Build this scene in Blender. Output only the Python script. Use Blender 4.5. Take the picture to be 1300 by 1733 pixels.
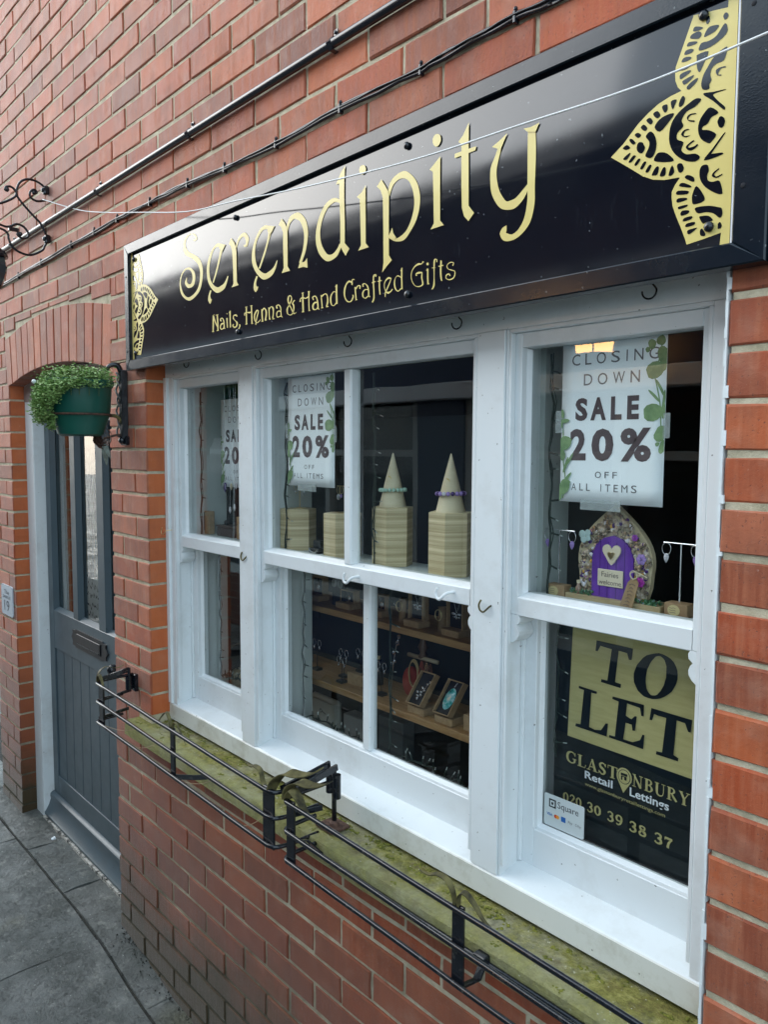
import bpy, bmesh, math, random
from mathutils import Vector, Matrix
random.seed(7)
for _o in list(bpy.data.objects): bpy.data.objects.remove(_o)
SC = bpy.context.scene
COL = SC.collection
# ------------------------------------------------------------------ camera
YAW, PITCH, ROLL = -0.849042, 0.079421, 0.004828
FWD = Vector((math.sin(YAW)*math.cos(PITCH), math.cos(YAW)*math.cos(PITCH), -math.sin(PITCH)))
RGT = FWD.cross(Vector((0, 0, 1))).normalized(); UPV = RGT.cross(FWD)
R2 = RGT*math.cos(ROLL) + UPV*math.sin(ROLL); U2 = UPV*math.cos(ROLL) - RGT*math.sin(ROLL)
CAM = Vector((2.46289, -1.12526, 0.004042))
cam = bpy.data.cameras.new('camera'); cam.sensor_fit = 'HORIZONTAL'; cam.sensor_width = 36
cam.lens = 1329.19/1300*36; cam.clip_start = .02; cam.clip_end = 300
co = bpy.data.objects.new('camera', cam); COL.objects.link(co)
co.matrix_world = Matrix(((R2.x, U2.x, -FWD.x, CAM.x), (R2.y, U2.y, -FWD.y, CAM.y), (R2.z, U2.z, -FWD.z, CAM.z), (0, 0, 0, 1)))
SC.camera = co
def project(p):
    d = Vector(p)-CAM; w = d.dot(FWD)
    if w < .05: return None
    return 650+1329.19*d.dot(R2)/w, 866.5-1329.19*d.dot(U2)/w
# ------------------------------------------------------------------ world, sun, exposure
SUN_EL, SUN_AZ = math.radians(28), math.radians(240)      # azimuth from +Y clockwise: soft light over the low roof from the far end of the lane
w = bpy.data.worlds.new('World'); SC.world = w; w.use_nodes = True
nt = w.node_tree; nt.nodes.clear()
sky = nt.nodes.new('ShaderNodeTexSky'); sky.sky_type = 'NISHITA'; sky.sun_disc = False
sky.sun_elevation = SUN_EL; sky.sun_rotation = SUN_AZ; sky.dust_density = 1.5; sky.air_density = 1.0
cloud = nt.nodes.new('ShaderNodeHueSaturation'); cloud.inputs['Saturation'].default_value = .78; cloud.inputs['Value'].default_value = 1.0
bg = nt.nodes.new('ShaderNodeBackground'); bg.inputs['Strength'].default_value = .15
wo = nt.nodes.new('ShaderNodeOutputWorld')
veil = nt.nodes.new('ShaderNodeMix'); veil.data_type = 'RGBA'; veil.inputs[0].default_value = .6; veil.inputs[7].default_value = (5.2, 6.6, 7.6, 1)   # even high cloud
nt.links.new(sky.outputs[0], cloud.inputs['Color']); nt.links.new(cloud.outputs[0], veil.inputs[6]); nt.links.new(veil.outputs[2], bg.inputs[0]); nt.links.new(bg.outputs[0], wo.inputs[0])
sl = bpy.data.lights.new('sun', 'SUN'); sl.energy = .8; sl.angle = math.radians(50); sl.color = (1, .985, .96)
so = bpy.data.objects.new('sun', sl); COL.objects.link(so)
sd = Vector((math.sin(SUN_AZ)*math.cos(SUN_EL), math.cos(SUN_AZ)*math.cos(SUN_EL), math.sin(SUN_EL)))
so.rotation_euler = sd.to_track_quat('Z', 'Y').to_euler(); so.location = (0, -6, 8)
SC.view_settings.view_transform = 'Standard'; SC.view_settings.look = 'None'
SC.view_settings.exposure = 1.3; SC.view_settings.gamma = 1.0; SC.view_settings.use_curve_mapping = False
SC.render.engine = 'CYCLES'
SC.cycles.max_bounces = 8; SC.cycles.transparent_max_bounces = 12

# ------------------------------------------------------------------ materials
def mat(name, build=None, col=(.5, .5, .5), rough=.6, metal=0., spec=.5, **kw):
    m = bpy.data.materials.new(name); m.use_nodes = True; n = m.node_tree; n.nodes.clear()
    out = n.nodes.new('ShaderNodeOutputMaterial'); p = n.nodes.new('ShaderNodeBsdfPrincipled')
    n.links.new(p.outputs[0], out.inputs[0])
    p.inputs['Base Color'].default_value = (*col, 1); p.inputs['Roughness'].default_value = rough
    p.inputs['Metallic'].default_value = metal; p.inputs['Specular IOR Level'].default_value = spec
    if build: build(N(n, p, out))
    return m
class N:
    def __init__(s, n, p, out): s.n, s.p, s.out = n, p, out
    def new(s, t, **kw):
        x = s.n.nodes.new(t)
        for k, v in kw.items(): setattr(x, k, v)
        return x
    def L(s, a, b): s.n.links.new(a, b)
    def pos(s, scale=(1, 1, 1)):
        g = s.new('ShaderNodeNewGeometry'); m = s.new('ShaderNodeVectorMath', operation='MULTIPLY'); m.inputs[1].default_value = scale
        s.L(g.outputs['Position'], m.inputs[0]); return m.outputs[0]
    def noise(s, scale, vec=None, detail=4, rough=.55, out='Fac'):
        x = s.new('ShaderNodeTexNoise'); x.inputs['Scale'].default_value = scale; x.inputs['Detail'].default_value = detail; x.inputs['Roughness'].default_value = rough
        s.L(vec if vec is not None else s.pos(), x.inputs['Vector']); return x.outputs[0 if out == 'Fac' else 1]
    def ramp(s, f, stops):
        r = s.new('ShaderNodeValToRGB'); e = r.color_ramp.elements
        while len(e) < len(stops): e.new(.5)
        for i, (q, c) in enumerate(stops):
            e[i].position = q; e[i].color = (*c, 1) if isinstance(c, tuple) else (c, c, c, 1)
        s.L(f, r.inputs[0]); return r.outputs[0]
    def mix(s, f, a, b, mode='MIX'):
        m = s.new('ShaderNodeMix', data_type='RGBA', blend_type=mode)
        for sock, v in ((m.inputs[0], f), (m.inputs[6], a), (m.inputs[7], b)):
            if isinstance(v, (int, float)): sock.default_value = v
            elif isinstance(v, tuple): sock.default_value = (*v, 1)
            else: s.L(v, sock)
        return m.outputs[2]
    def math(s, op, a, b=0., c=0.):
        m = s.new('ShaderNodeMath', operation=op); m.use_clamp = op in ('MULTIPLY',) and False
        for i, v in enumerate((a, b, c)):
            if isinstance(v, (int, float)): m.inputs[i].default_value = v
            else: s.L(v, m.inputs[i])
        return m.outputs[0]
    def bump(s, h, strength=.3, dist=.002):
        b = s.new('ShaderNodeBump'); b.inputs['Strength'].default_value = strength; b.inputs['Distance'].default_value = dist
        s.L(h, b.inputs['Height']); s.L(b.outputs[0], s.p.inputs['Normal']); return b
    def col(s, c): s.L(c, s.p.inputs['Base Color'])
    def rgh(s, c): s.L(c, s.p.inputs['Roughness'])

def brick_build(src):
    def f(n):
        if src == 'obj': r = n.new('ShaderNodeObjectInfo').outputs['Random']
        else:
            a = n.new('ShaderNodeAttribute'); a.attribute_name = 'vary'; r = a.outputs['Fac']
        base = n.ramp(r, [(0, (.17, .048, .028)), (.12, (.40, .095, .034)), (.26, (.28, .052, .022)), (.4, (.46, .11, .036)), (.52, (.22, .062, .034)), (.64, (.40, .076, .022)), (.78, (.34, .066, .024)), (.9, (.42, .125, .06)), (1, (.19, .046, .024))])
        g = n.new('ShaderNodeNewGeometry')
        sep = n.new('ShaderNodeSeparateXYZ'); n.L(g.outputs['Normal'], sep.inputs[0])
        side = n.ramp(n.math('ABSOLUTE', sep.outputs[0]), [(.5, 0.), (.8, 1.)])
        spy = n.new('ShaderNodeSeparateXYZ'); n.L(g.outputs['Position'], spy.inputs[0]); side = n.math('MULTIPLY', side, n.ramp(n.math('MULTIPLY', spy.outputs[1], 50.), [(.18, 0.), (.35, 1.)]))
        off = n.new('ShaderNodeVectorMath', operation='ADD'); n.L(n.pos((75, 75, 5)), off.inputs[0])
        cb = n.new('ShaderNodeCombineXYZ'); n.L(n.math('MULTIPLY', r, 37.), cb.inputs[0]); n.L(n.math('MULTIPLY', r, 61.), cb.inputs[2]); n.L(cb.outputs[0], off.inputs[1])
        streak = n.noise(1., off.outputs[0], 4, .6)
        st = n.ramp(streak, [(.42, 0.), (.68, 1.)])
        c = n.mix(n.math('MULTIPLY', st, .36), base, (.54, .21, .11))
        off2 = n.new('ShaderNodeVectorMath', operation='ADD'); n.L(n.pos((14, 14, 16)), off2.inputs[0]); n.L(cb.outputs[0], off2.inputs[1])
        bl = n.ramp(n.noise(1., off2.outputs[0], 4, .5), [(.52, 0.), (.72, 1.)])
        c = n.mix(n.math('MULTIPLY', bl, .26), c, (.52, .33, .24))
        dk = n.ramp(n.noise(9., None, 5, .6), [(.35, 1.), (.55, 0.)])
        c = n.mix(n.math('MULTIPLY', dk, .42), c, (.15, .055, .035))
        lime = n.ramp(n.noise(38., None, 5, .75), [(.66, 0.), (.74, 1.)]); c = n.mix(n.math('MULTIPLY', lime, .55), c, (.62, .52, .44))
        pits = n.ramp(n.noise(260., None, 2, .5), [(.29, 1.), (.35, 0.)])
        c = n.mix(n.math('MULTIPLY', pits, .6), c, (.10, .045, .035))
        # returns of the openings: less weathered, and painted orange for their missing sky sheen
        c = n.mix(n.math('MULTIPLY', side, n.math('MULTIPLY_ADD', n.noise(14., None, 5, .7), .6, .28)), c, (.56, .145, .042))
        # dampness with painted-in shade below the sill, then algae and splash dirt climbing from the pavement in ragged patches
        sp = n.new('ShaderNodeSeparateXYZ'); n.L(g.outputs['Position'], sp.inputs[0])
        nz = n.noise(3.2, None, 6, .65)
        damp_shade = n.ramp(n.math('MULTIPLY_ADD', n.math('ADD', sp.outputs[2], n.math('MULTIPLY', nz, .5)), -2.2, -1.35), [(0., 0.), (1., 1.)])
        c = n.mix(n.math('MULTIPLY', damp_shade, .62), c, (.115, .040, .024))
        h = n.math('ADD', sp.outputs[2], n.math('MULTIPLY', nz, .62))
        al = n.ramp(n.math('MULTIPLY_ADD', h, -4.0, -4.45), [(0., 0.), (1., 1.)])
        c = n.mix(n.math('MULTIPLY', al, .88), c, (.030, .030, .013))
        n.col(c)
        hgt = n.math('ADD', n.math('MULTIPLY', streak, .6), n.math('MULTIPLY', n.noise(180., None, 5, .7), .8))
        hgt = n.math('ADD', hgt, n.math('MULTIPLY', pits, -.5))
        n.bump(hgt, .55, .0022)
        n.rgh(n.math('MULTIPLY_ADD', st, .2, .6)); n.p.inputs['Specular IOR Level'].default_value = .32
        n.p.inputs['Sheen Weight'].default_value = .35; n.p.inputs['Sheen Roughness'].default_value = .35; n.p.inputs['Sheen Tint'].default_value = (1, .93, .88, 1)
    return f
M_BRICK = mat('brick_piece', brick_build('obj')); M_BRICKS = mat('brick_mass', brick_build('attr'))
def _mortar(n):
    c = n.ramp(n.noise(22., None, 6, .7), [(.3, (.34, .30, .20)), (.55, (.56, .50, .36)), (.75, (.70, .65, .49))])
    g = n.new('ShaderNodeNewGeometry'); sp = n.new('ShaderNodeSeparateXYZ'); n.L(g.outputs['Position'], sp.inputs[0])
    h = n.math('ADD', sp.outputs[2], n.math('MULTIPLY', n.noise(3.2, None, 6, .65), .62))
    dp = n.ramp(n.math('MULTIPLY_ADD', h, -2.2, -1.5), [(0., 0.), (1., 1.)]); c = n.mix(n.math('MULTIPLY', dp, .5), c, (.17, .13, .085))  # lower joints darkened like the bricks: dampness plus painted shade
    al = n.ramp(n.math('MULTIPLY_ADD', h, -4.0, -4.3), [(0., 0.), (1., 1.)])
    n.col(n.mix(n.math('MULTIPLY', al, .9), c, (.030, .030, .015)))
    n.bump(n.noise(330., None, 5, .8), .8, .003); n.p.inputs['Roughness'].default_value = .95
M_MORTAR = mat('mortar', _mortar)
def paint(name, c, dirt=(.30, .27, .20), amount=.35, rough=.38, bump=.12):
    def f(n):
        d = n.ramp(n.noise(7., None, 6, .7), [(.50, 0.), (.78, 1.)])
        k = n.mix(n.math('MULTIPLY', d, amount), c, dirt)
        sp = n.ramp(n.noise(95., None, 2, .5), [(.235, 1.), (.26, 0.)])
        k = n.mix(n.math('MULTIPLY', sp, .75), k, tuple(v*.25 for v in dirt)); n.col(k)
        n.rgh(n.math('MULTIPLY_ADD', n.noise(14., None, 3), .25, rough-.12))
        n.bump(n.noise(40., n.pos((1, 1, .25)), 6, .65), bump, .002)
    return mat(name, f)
M_WHITE = paint('white_gloss_paint', (.735, .775, .785), amount=.26, rough=.33, bump=.2)
M_SILLW = paint('weathered_white_paint', (.66, .67, .62), (.30, .27, .17), .75, .5, .3)
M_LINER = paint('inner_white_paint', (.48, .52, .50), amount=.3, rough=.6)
M_DOOR = paint('grey_blue_door_paint', (.068, .098, .115), (.05, .06, .06), .35, .35)
M_JAMB = paint('white_jamb_paint', (.74, .78, .78), (.35, .28, .22), .35, .4)
def _frameb(n):
    sp = n.ramp(n.noise(120., None, 2, .5), [(.745, 0.), (.765, 1.)]); st = n.ramp(n.noise(6., None, 6, .7), [(.55, 0.), (.8, 1.)])
    n.col(n.mix(n.math('MULTIPLY', sp, .5), n.mix(n.math('MULTIPLY', st, .35), (.004, .009, .016), (.05, .05, .045)), (.25, .27, .27)))
    n.p.inputs['Specular IOR Level'].default_value = .4; n.rgh(n.math('MULTIPLY_ADD', n.noise(22., None, 4), .16, .12)); n.bump(n.noise(240., n.pos((1, 1, 1.6)), 4, .6), .16, .001)
M_FRAMEB = mat('black_sign_frame_paint', _frameb)
def _panel(n):
    stv = n.ramp(n.noise(1., n.pos((60, 60, 9)), 5, .7), [(.62, 0.), (.80, 1.)]); sp = n.ramp(n.noise(150., None, 2, .4), [(.755, 0.), (.775, 1.)])
    c = n.mix(n.math('MULTIPLY', stv, .35), (.004, .0065, .012), (.06, .075, .085)); n.col(n.mix(n.math('MULTIPLY', sp, .5), c, (.35, .38, .40)))
    n.p.inputs['Specular IOR Level'].default_value = .6; n.rgh(n.math('MULTIPLY_ADD', n.noise(9., None, 4), .08, .045)); n.bump(n.noise(5., None, 2), .05, .004)
M_PANEL = mat('black_gloss_sign_panel', _panel)
M_GOLD = mat('gold_vinyl', lambda n: n.col(n.mix(n.ramp(n.noise(7., None, 4), [(.4, 0.), (.7, .5)]), (.70, .575, .20), (.60, .47, .15))), rough=.26)
M_IRON = mat('black_ironwork', lambda n: (n.col(n.mix(n.ramp(n.noise(70., None, 5), [(.58, 0.), (.72, .8)]), (.008, .010, .014), (.055, .05, .045))), n.bump(n.noise(120., None, 4), .2, .001)), (.01, .012, .017), .16)
M_IRONB = mat('blackened_bronze', lambda n: (n.col(n.mix(n.ramp(n.noise(30., None, 5), [(.35, 0.), (.65, 1.)]), (.022, .020, .011), (.15, .13, .05))), n.bump(n.noise(120., None, 4), .25, .001)), rough=.55, metal=.0, spec=.25)
M_PIPE = mat('black_conduit', col=(.012, .014, .02), rough=.25)
def _sill(n):
    big = n.noise(9., None, 6, .7); fine = n.noise(48., None, 8, .78)
    c = n.ramp(fine, [(.30, (.19, .18, .12)), (.5, (.32, .30, .20)), (.7, (.48, .46, .34))])
    moss = n.ramp(big, [(.36, .15), (.54, 1.)]); mc = n.ramp(fine, [(.3, (.06, .062, .006)), (.5, (.23, .215, .026)), (.7, (.45, .41, .10))])
    c = n.mix(n.math('MULTIPLY', moss, .88), c, mc)
    br = n.ramp(n.noise(13., n.pos((.6, 1, 1)), 6, .7), [(.54, 0.), (.66, 1.)]); c = n.mix(n.math('MULTIPLY', br, .7), c, (.11, .065, .02))
    g = n.new('ShaderNodeNewGeometry'); sp = n.new('ShaderNodeSeparateXYZ'); n.L(g.outputs['Position'], sp.inputs[0])
    edge = n.ramp(n.math('ADD', n.math('MULTIPLY', sp.outputs[1], 12.), n.math('MULTIPLY', n.noise(24., None, 5), .5)), [(-.0, 1.), (.12, 0.)])
    c = n.mix(n.math('MULTIPLY', edge, .42), c, (.40, .39, .18))
    ch = n.ramp(n.noise(85., None, 3), [(.70, 0.), (.73, 1.)]); c = n.mix(ch, c, (.62, .60, .44))
    n.col(c); n.bump(n.math('ADD', fine, n.math('MULTIPLY', n.noise(210., None, 4), .5)), 1., .009); n.p.inputs['Roughness'].default_value = .9
M_STONE = mat('mossy_sill_stone', _sill)
def _slab(n):
    r = n.new('ShaderNodeObjectInfo').outputs['Random']
    b = n.ramp(r, [(0, (.145, .158, .15)), (.5, (.21, .215, .20)), (1, (.175, .178, .165))])
    w1 = n.noise(5.5, None, 9, .74); c = n.mix(n.ramp(w1, [(.38, 0.), (.62, .9)]), b, (.072, .080, .070))
    c = n.mix(n.ramp(n.noise(13., None, 7, .75), [(.54, 0.), (.7, .8)]), c, (.34, .34, .30))
    c = n.mix(n.ramp(n.noise(110., None, 2), [(.72, 0.), (.75, .9)]), c, (.55, .55, .5))
    c = n.mix(n.ramp(n.noise(2.6, None, 5), [(.56, 0.), (.7, .55)]), c, (.10, .09, .03))
    ck = n.noise(3.1, None, 7, .8); cr = n.ramp(n.math('ABSOLUTE', n.math('SUBTRACT', ck, .5)), [(.0, 1.), (.0045, 0.)]); c = n.mix(n.math('MULTIPLY', cr, .8), c, (.02, .02, .018)); n.col(c)
    n.rgh(n.ramp(n.noise(3., None, 5), [(.35, .28), (.65, .7)]))
    n.bump(n.math('ADD', n.math('ADD', n.noise(7., None, 10, .72), n.math('MULTIPLY', n.noise(70., None, 6, .75), .3)), n.math('MULTIPLY', cr, -.25)), 1., .035)
M_SLAB = mat('riven_grey_stone', _slab)
M_SOIL = mat('joint_grit', lambda n: (n.col(n.ramp(n.noise(60., None, 5), [(.3, (.012, .012, .01)), (.6, (.04, .038, .03)), (.8, (.16, .15, .12))])), n.bump(n.noise(150., None, 5), .9, .005)), rough=.95)
def wood(name, a, b, sc=(9, 9, 70)):
    def f(n):
        ad = n.new('ShaderNodeVectorMath', operation='ADD'); cb = n.new('ShaderNodeCombineXYZ'); n.L(n.math('MULTIPLY', n.new('ShaderNodeObjectInfo').outputs['Random'], 43.), cb.inputs[2]); n.L(n.pos(sc), ad.inputs[0]); n.L(cb.outputs[0], ad.inputs[1]); w_ = n.noise(1., ad.outputs[0], 6, .68); n.col(n.ramp(w_, [(.3, a), (.7, b)])); n.bump(w_, .15, .001)
    return mat(name, f, rough=.62)
M_WOOD = wood('pale_block_wood', (.32, .235, .12), (.50, .40, .235))
M_SHELF = wood('pine_shelf_wood', (.26, .14, .055), (.42, .25, .11), (8, 60, 60))
M_CONE = wood('natural_cone_wood', (.58, .49, .32), (.70, .61, .43), (8, 8, 30))
M_KRAFT = mat('kraft_card', lambda n: n.col(n.ramp(n.noise(60., None, 4), [(.3, (.27, .17, .085)), (.7, (.36, .24, .13))])), rough=.85)
M_BLACKV = mat('black_velvet', col=(.012, .012, .016), rough=.9)
M_BLACKP = mat('black_plastic', col=(.012, .013, .015), rough=.4)
M_CORD = mat('dark_green_cord', col=(.012, .025, .02), rough=.6)
M_SILVER = mat('silver', col=(.75, .75, .77), rough=.22, metal=1.)
M_BRASS = mat('pale_brass', col=(.72, .58, .32), rough=.28, metal=1.)
M_PAPER = mat('white_paper', lambda n: n.col(n.ramp(n.noise(4., None, 3), [(.3, (.86, .91, .94)), (.7, (.90, .94, .96))])), rough=.6)
M_INKP = mat('grey_plum_ink', col=(.085, .06, .068), rough=.6); M_INKG = mat('grey_ink', col=(.14, .14, .15), rough=.6)
M_LEAFP = mat('printed_green_leaf', lambda n: n.col(n.ramp(n.noise(45., None, 4), [(.3, (.10, .20, .085)), (.7, (.27, .40, .19))])), rough=.6)
M_TAPE = mat('clear_tape', lambda n: setattr(n.p.inputs['Alpha'], 'default_value', .35), (.6, .66, .66), .25)
M_TLBLK = mat('board_black', col=(.006, .011, .014), rough=.3)
M_TLGOLD = mat('board_gold', lambda n: n.col(n.ramp(n.noise(120., n.pos((.15, 1, 1)), 4), [(.3, (.44, .38, .16)), (.7, (.52, .455, .21))])), rough=.4)
M_WHITEP = mat('white_print', col=(.75, .77, .80), rough=.5)
M_STICK = mat('sticker_grey', col=(.56, .62, .62), rough=.3)
M_RED = mat('print_red', col=(.6, .05, .02), rough=.4); M_ORANGE = mat('print_orange', col=(.8, .30, .03), rough=.4); M_BLUE = mat('print_blue', col=(.02, .16, .55), rough=.4)
M_NAVY = mat('print_navy', col=(.02, .035, .10), rough=.4)
M_GREENP = mat('green_plastic', lambda n: n.bump(n.noise(14., n.pos((1, 1, 4)), 3), .1, .003), (.006, .085, .062), .38)
def _leaf(n):
    r = n.noise(55., None, 2); n.col(n.ramp(r, [(.3, (.10, .20, .05)), (.5, (.20, .34, .10)), (.7, (.36, .50, .18))]))
    n.p.inputs['Subsurface Weight'].default_value = .0
M_LEAF = mat('small_leaves', _leaf, rough=.55)
M_ROSE = mat('rusted_rose_metal', lambda n: n.col(n.ramp(n.noise(90., None, 5), [(.3, (.04, .02, .015)), (.7, (.16, .085, .06))])), rough=.7, metal=.3)
M_VERD = mat('verdigris_leaf_metal', lambda n: n.col(n.ramp(n.noise(60., None, 5), [(.3, (.09, .10, .08)), (.7, (.26, .31, .27))])), rough=.7)
M_PURPLE = mat('purple_paint', lambda n: n.col(n.ramp(n.noise(60., n.pos((1, 1, .2)), 4), [(.3, (.085, .02, .24)), (.7, (.14, .04, .36))])), rough=.55)
def glassmat(name, tint=(1, 1, 1), rough=.0, bump=0.):
    m = bpy.data.materials.new(name); m.use_nodes = True; n = m.node_tree; n.nodes.clear()
    out = n.nodes.new('ShaderNodeOutputMaterial'); mx = n.nodes.new('ShaderNodeMixShader'); fr = n.nodes.new('ShaderNodeFresnel'); fr.inputs[0].default_value = 1.5
    t = n.nodes.new('ShaderNodeBsdfTransparent'); t.inputs[0].default_value = (*tint, 1); g = n.nodes.new('ShaderNodeBsdfGlossy'); g.inputs['Roughness'].default_value = rough
    gb = n.nodes.new('ShaderNodeNewGeometry'); fm = n.nodes.new('ShaderNodeMath'); fm.operation = 'MULTIPLY'; fk = n.nodes.new('ShaderNodeMath'); fk.operation = 'MULTIPLY'; fk.use_clamp = True; fk.inputs[1].default_value = 1.85; fi = n.nodes.new('ShaderNodeMath'); fi.operation = 'SUBTRACT'; fi.inputs[0].default_value = 1.
    n.links.new(gb.outputs['Backfacing'], fi.inputs[1]); n.links.new(fi.outputs[0], fm.inputs[1]); n.links.new(fr.outputs[0], fk.inputs[0]); n.links.new(fk.outputs[0], fm.inputs[0])   # both faces of the pane reflect
    n.links.new(fm.outputs[0], mx.inputs[0]); n.links.new(t.outputs[0], mx.inputs[1]); n.links.new(g.outputs[0], mx.inputs[2]); n.links.new(mx.outputs[0], out.inputs[0])
    if bump:
        b = n.nodes.new('ShaderNodeBump'); b.inputs['Strength'].default_value = bump; b.inputs['Distance'].default_value = .01
        q = n.nodes.new('ShaderNodeTexNoise'); q.inputs['Scale'].default_value = 2.5; gg = n.nodes.new('ShaderNodeNewGeometry')
        n.links.new(gg.outputs['Position'], q.inputs['Vector']); n.links.new(q.outputs[0], b.inputs['Height']); n.links.new(b.outputs[0], g.inputs['Normal'])
    return m
M_GLASS = glassmat('window_glass', (.97, .99, .985), .0, .06)
M_GREENG = mat('green_quartz', col=(.38, .55, .45), rough=.15); M_AMETH = mat('amethyst', col=(.33, .22, .52), rough=.12); M_AMETHD = mat('dark_amethyst', col=(.06, .025, .14), rough=.12); M_CLEARB = mat('clear_quartz', col=(.62, .60, .64), rough=.1)
M_CHIPA = mat('tumbled_chips', lambda n: n.col(n.ramp(n.noise(90., None, 3), [(.25, (.05, .035, .045)), (.40, (.16, .125, .09)), (.55, (.34, .29, .22)), (.7, (.55, .50, .44))])), rough=.2)
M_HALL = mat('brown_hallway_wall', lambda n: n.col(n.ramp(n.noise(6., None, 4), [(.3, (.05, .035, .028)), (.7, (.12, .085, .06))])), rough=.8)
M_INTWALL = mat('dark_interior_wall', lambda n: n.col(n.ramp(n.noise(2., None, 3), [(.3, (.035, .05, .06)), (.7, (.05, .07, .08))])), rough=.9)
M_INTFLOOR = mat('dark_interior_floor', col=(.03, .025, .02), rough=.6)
M_RENDER = mat('pale_render', lambda n: n.col(n.ramp(n.noise(3., None, 6), [(.3, (.36, .33, .28)), (.7, (.46, .42, .36))])), rough=.9)
M_NAVYW = mat('navy_fascia_paint', col=(.006, .022, .075), rough=.4)
def _obrick(n):
    b = n.new('ShaderNodeTexBrick'); b.inputs['Scale'].default_value = 1.; b.inputs['Brick Width'].default_value = .225; b.inputs['Row Height'].default_value = .075; b.inputs['Mortar Size'].default_value = .005
    b.inputs['Color1'].default_value = (.14, .04, .022, 1); b.inputs['Color2'].default_value = (.09, .03, .02, 1); b.inputs['Mortar'].default_value = (.16, .14, .11, 1)
    g = n.new('ShaderNodeNewGeometry'); sp = n.new('ShaderNodeSeparateXYZ'); cb = n.new('ShaderNodeCombineXYZ'); n.L(g.outputs['Position'], sp.inputs[0]); n.L(sp.outputs[0], cb.inputs[0]); n.L(sp.outputs[2], cb.inputs[1]); n.L(cb.outputs[0], b.inputs['Vector'])
    n.col(b.outputs[0])
M_OBRICK = mat('far_side_brick', _obrick, rough=.85)
M_ROOFT = mat('roof_tile', lambda n: n.col(n.ramp(n.noise(9., None, 4), [(.3, (.10, .05, .04)), (.7, (.18, .09, .06))])), rough=.85)
def emis(name, c, s):
    m = bpy.data.materials.new(name); m.use_nodes = True; n = m.node_tree; n.nodes.clear()
    out = n.nodes.new('ShaderNodeOutputMaterial'); e = n.nodes.new('ShaderNodeEmission'); e.inputs[0].default_value = (*c, 1); e.inputs[1].default_value = s
    n.links.new(e.outputs[0], out.inputs[0]); return m
M_LAMP = emis('lit_lantern_glass', (1, .50, .15), 9.)

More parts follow.
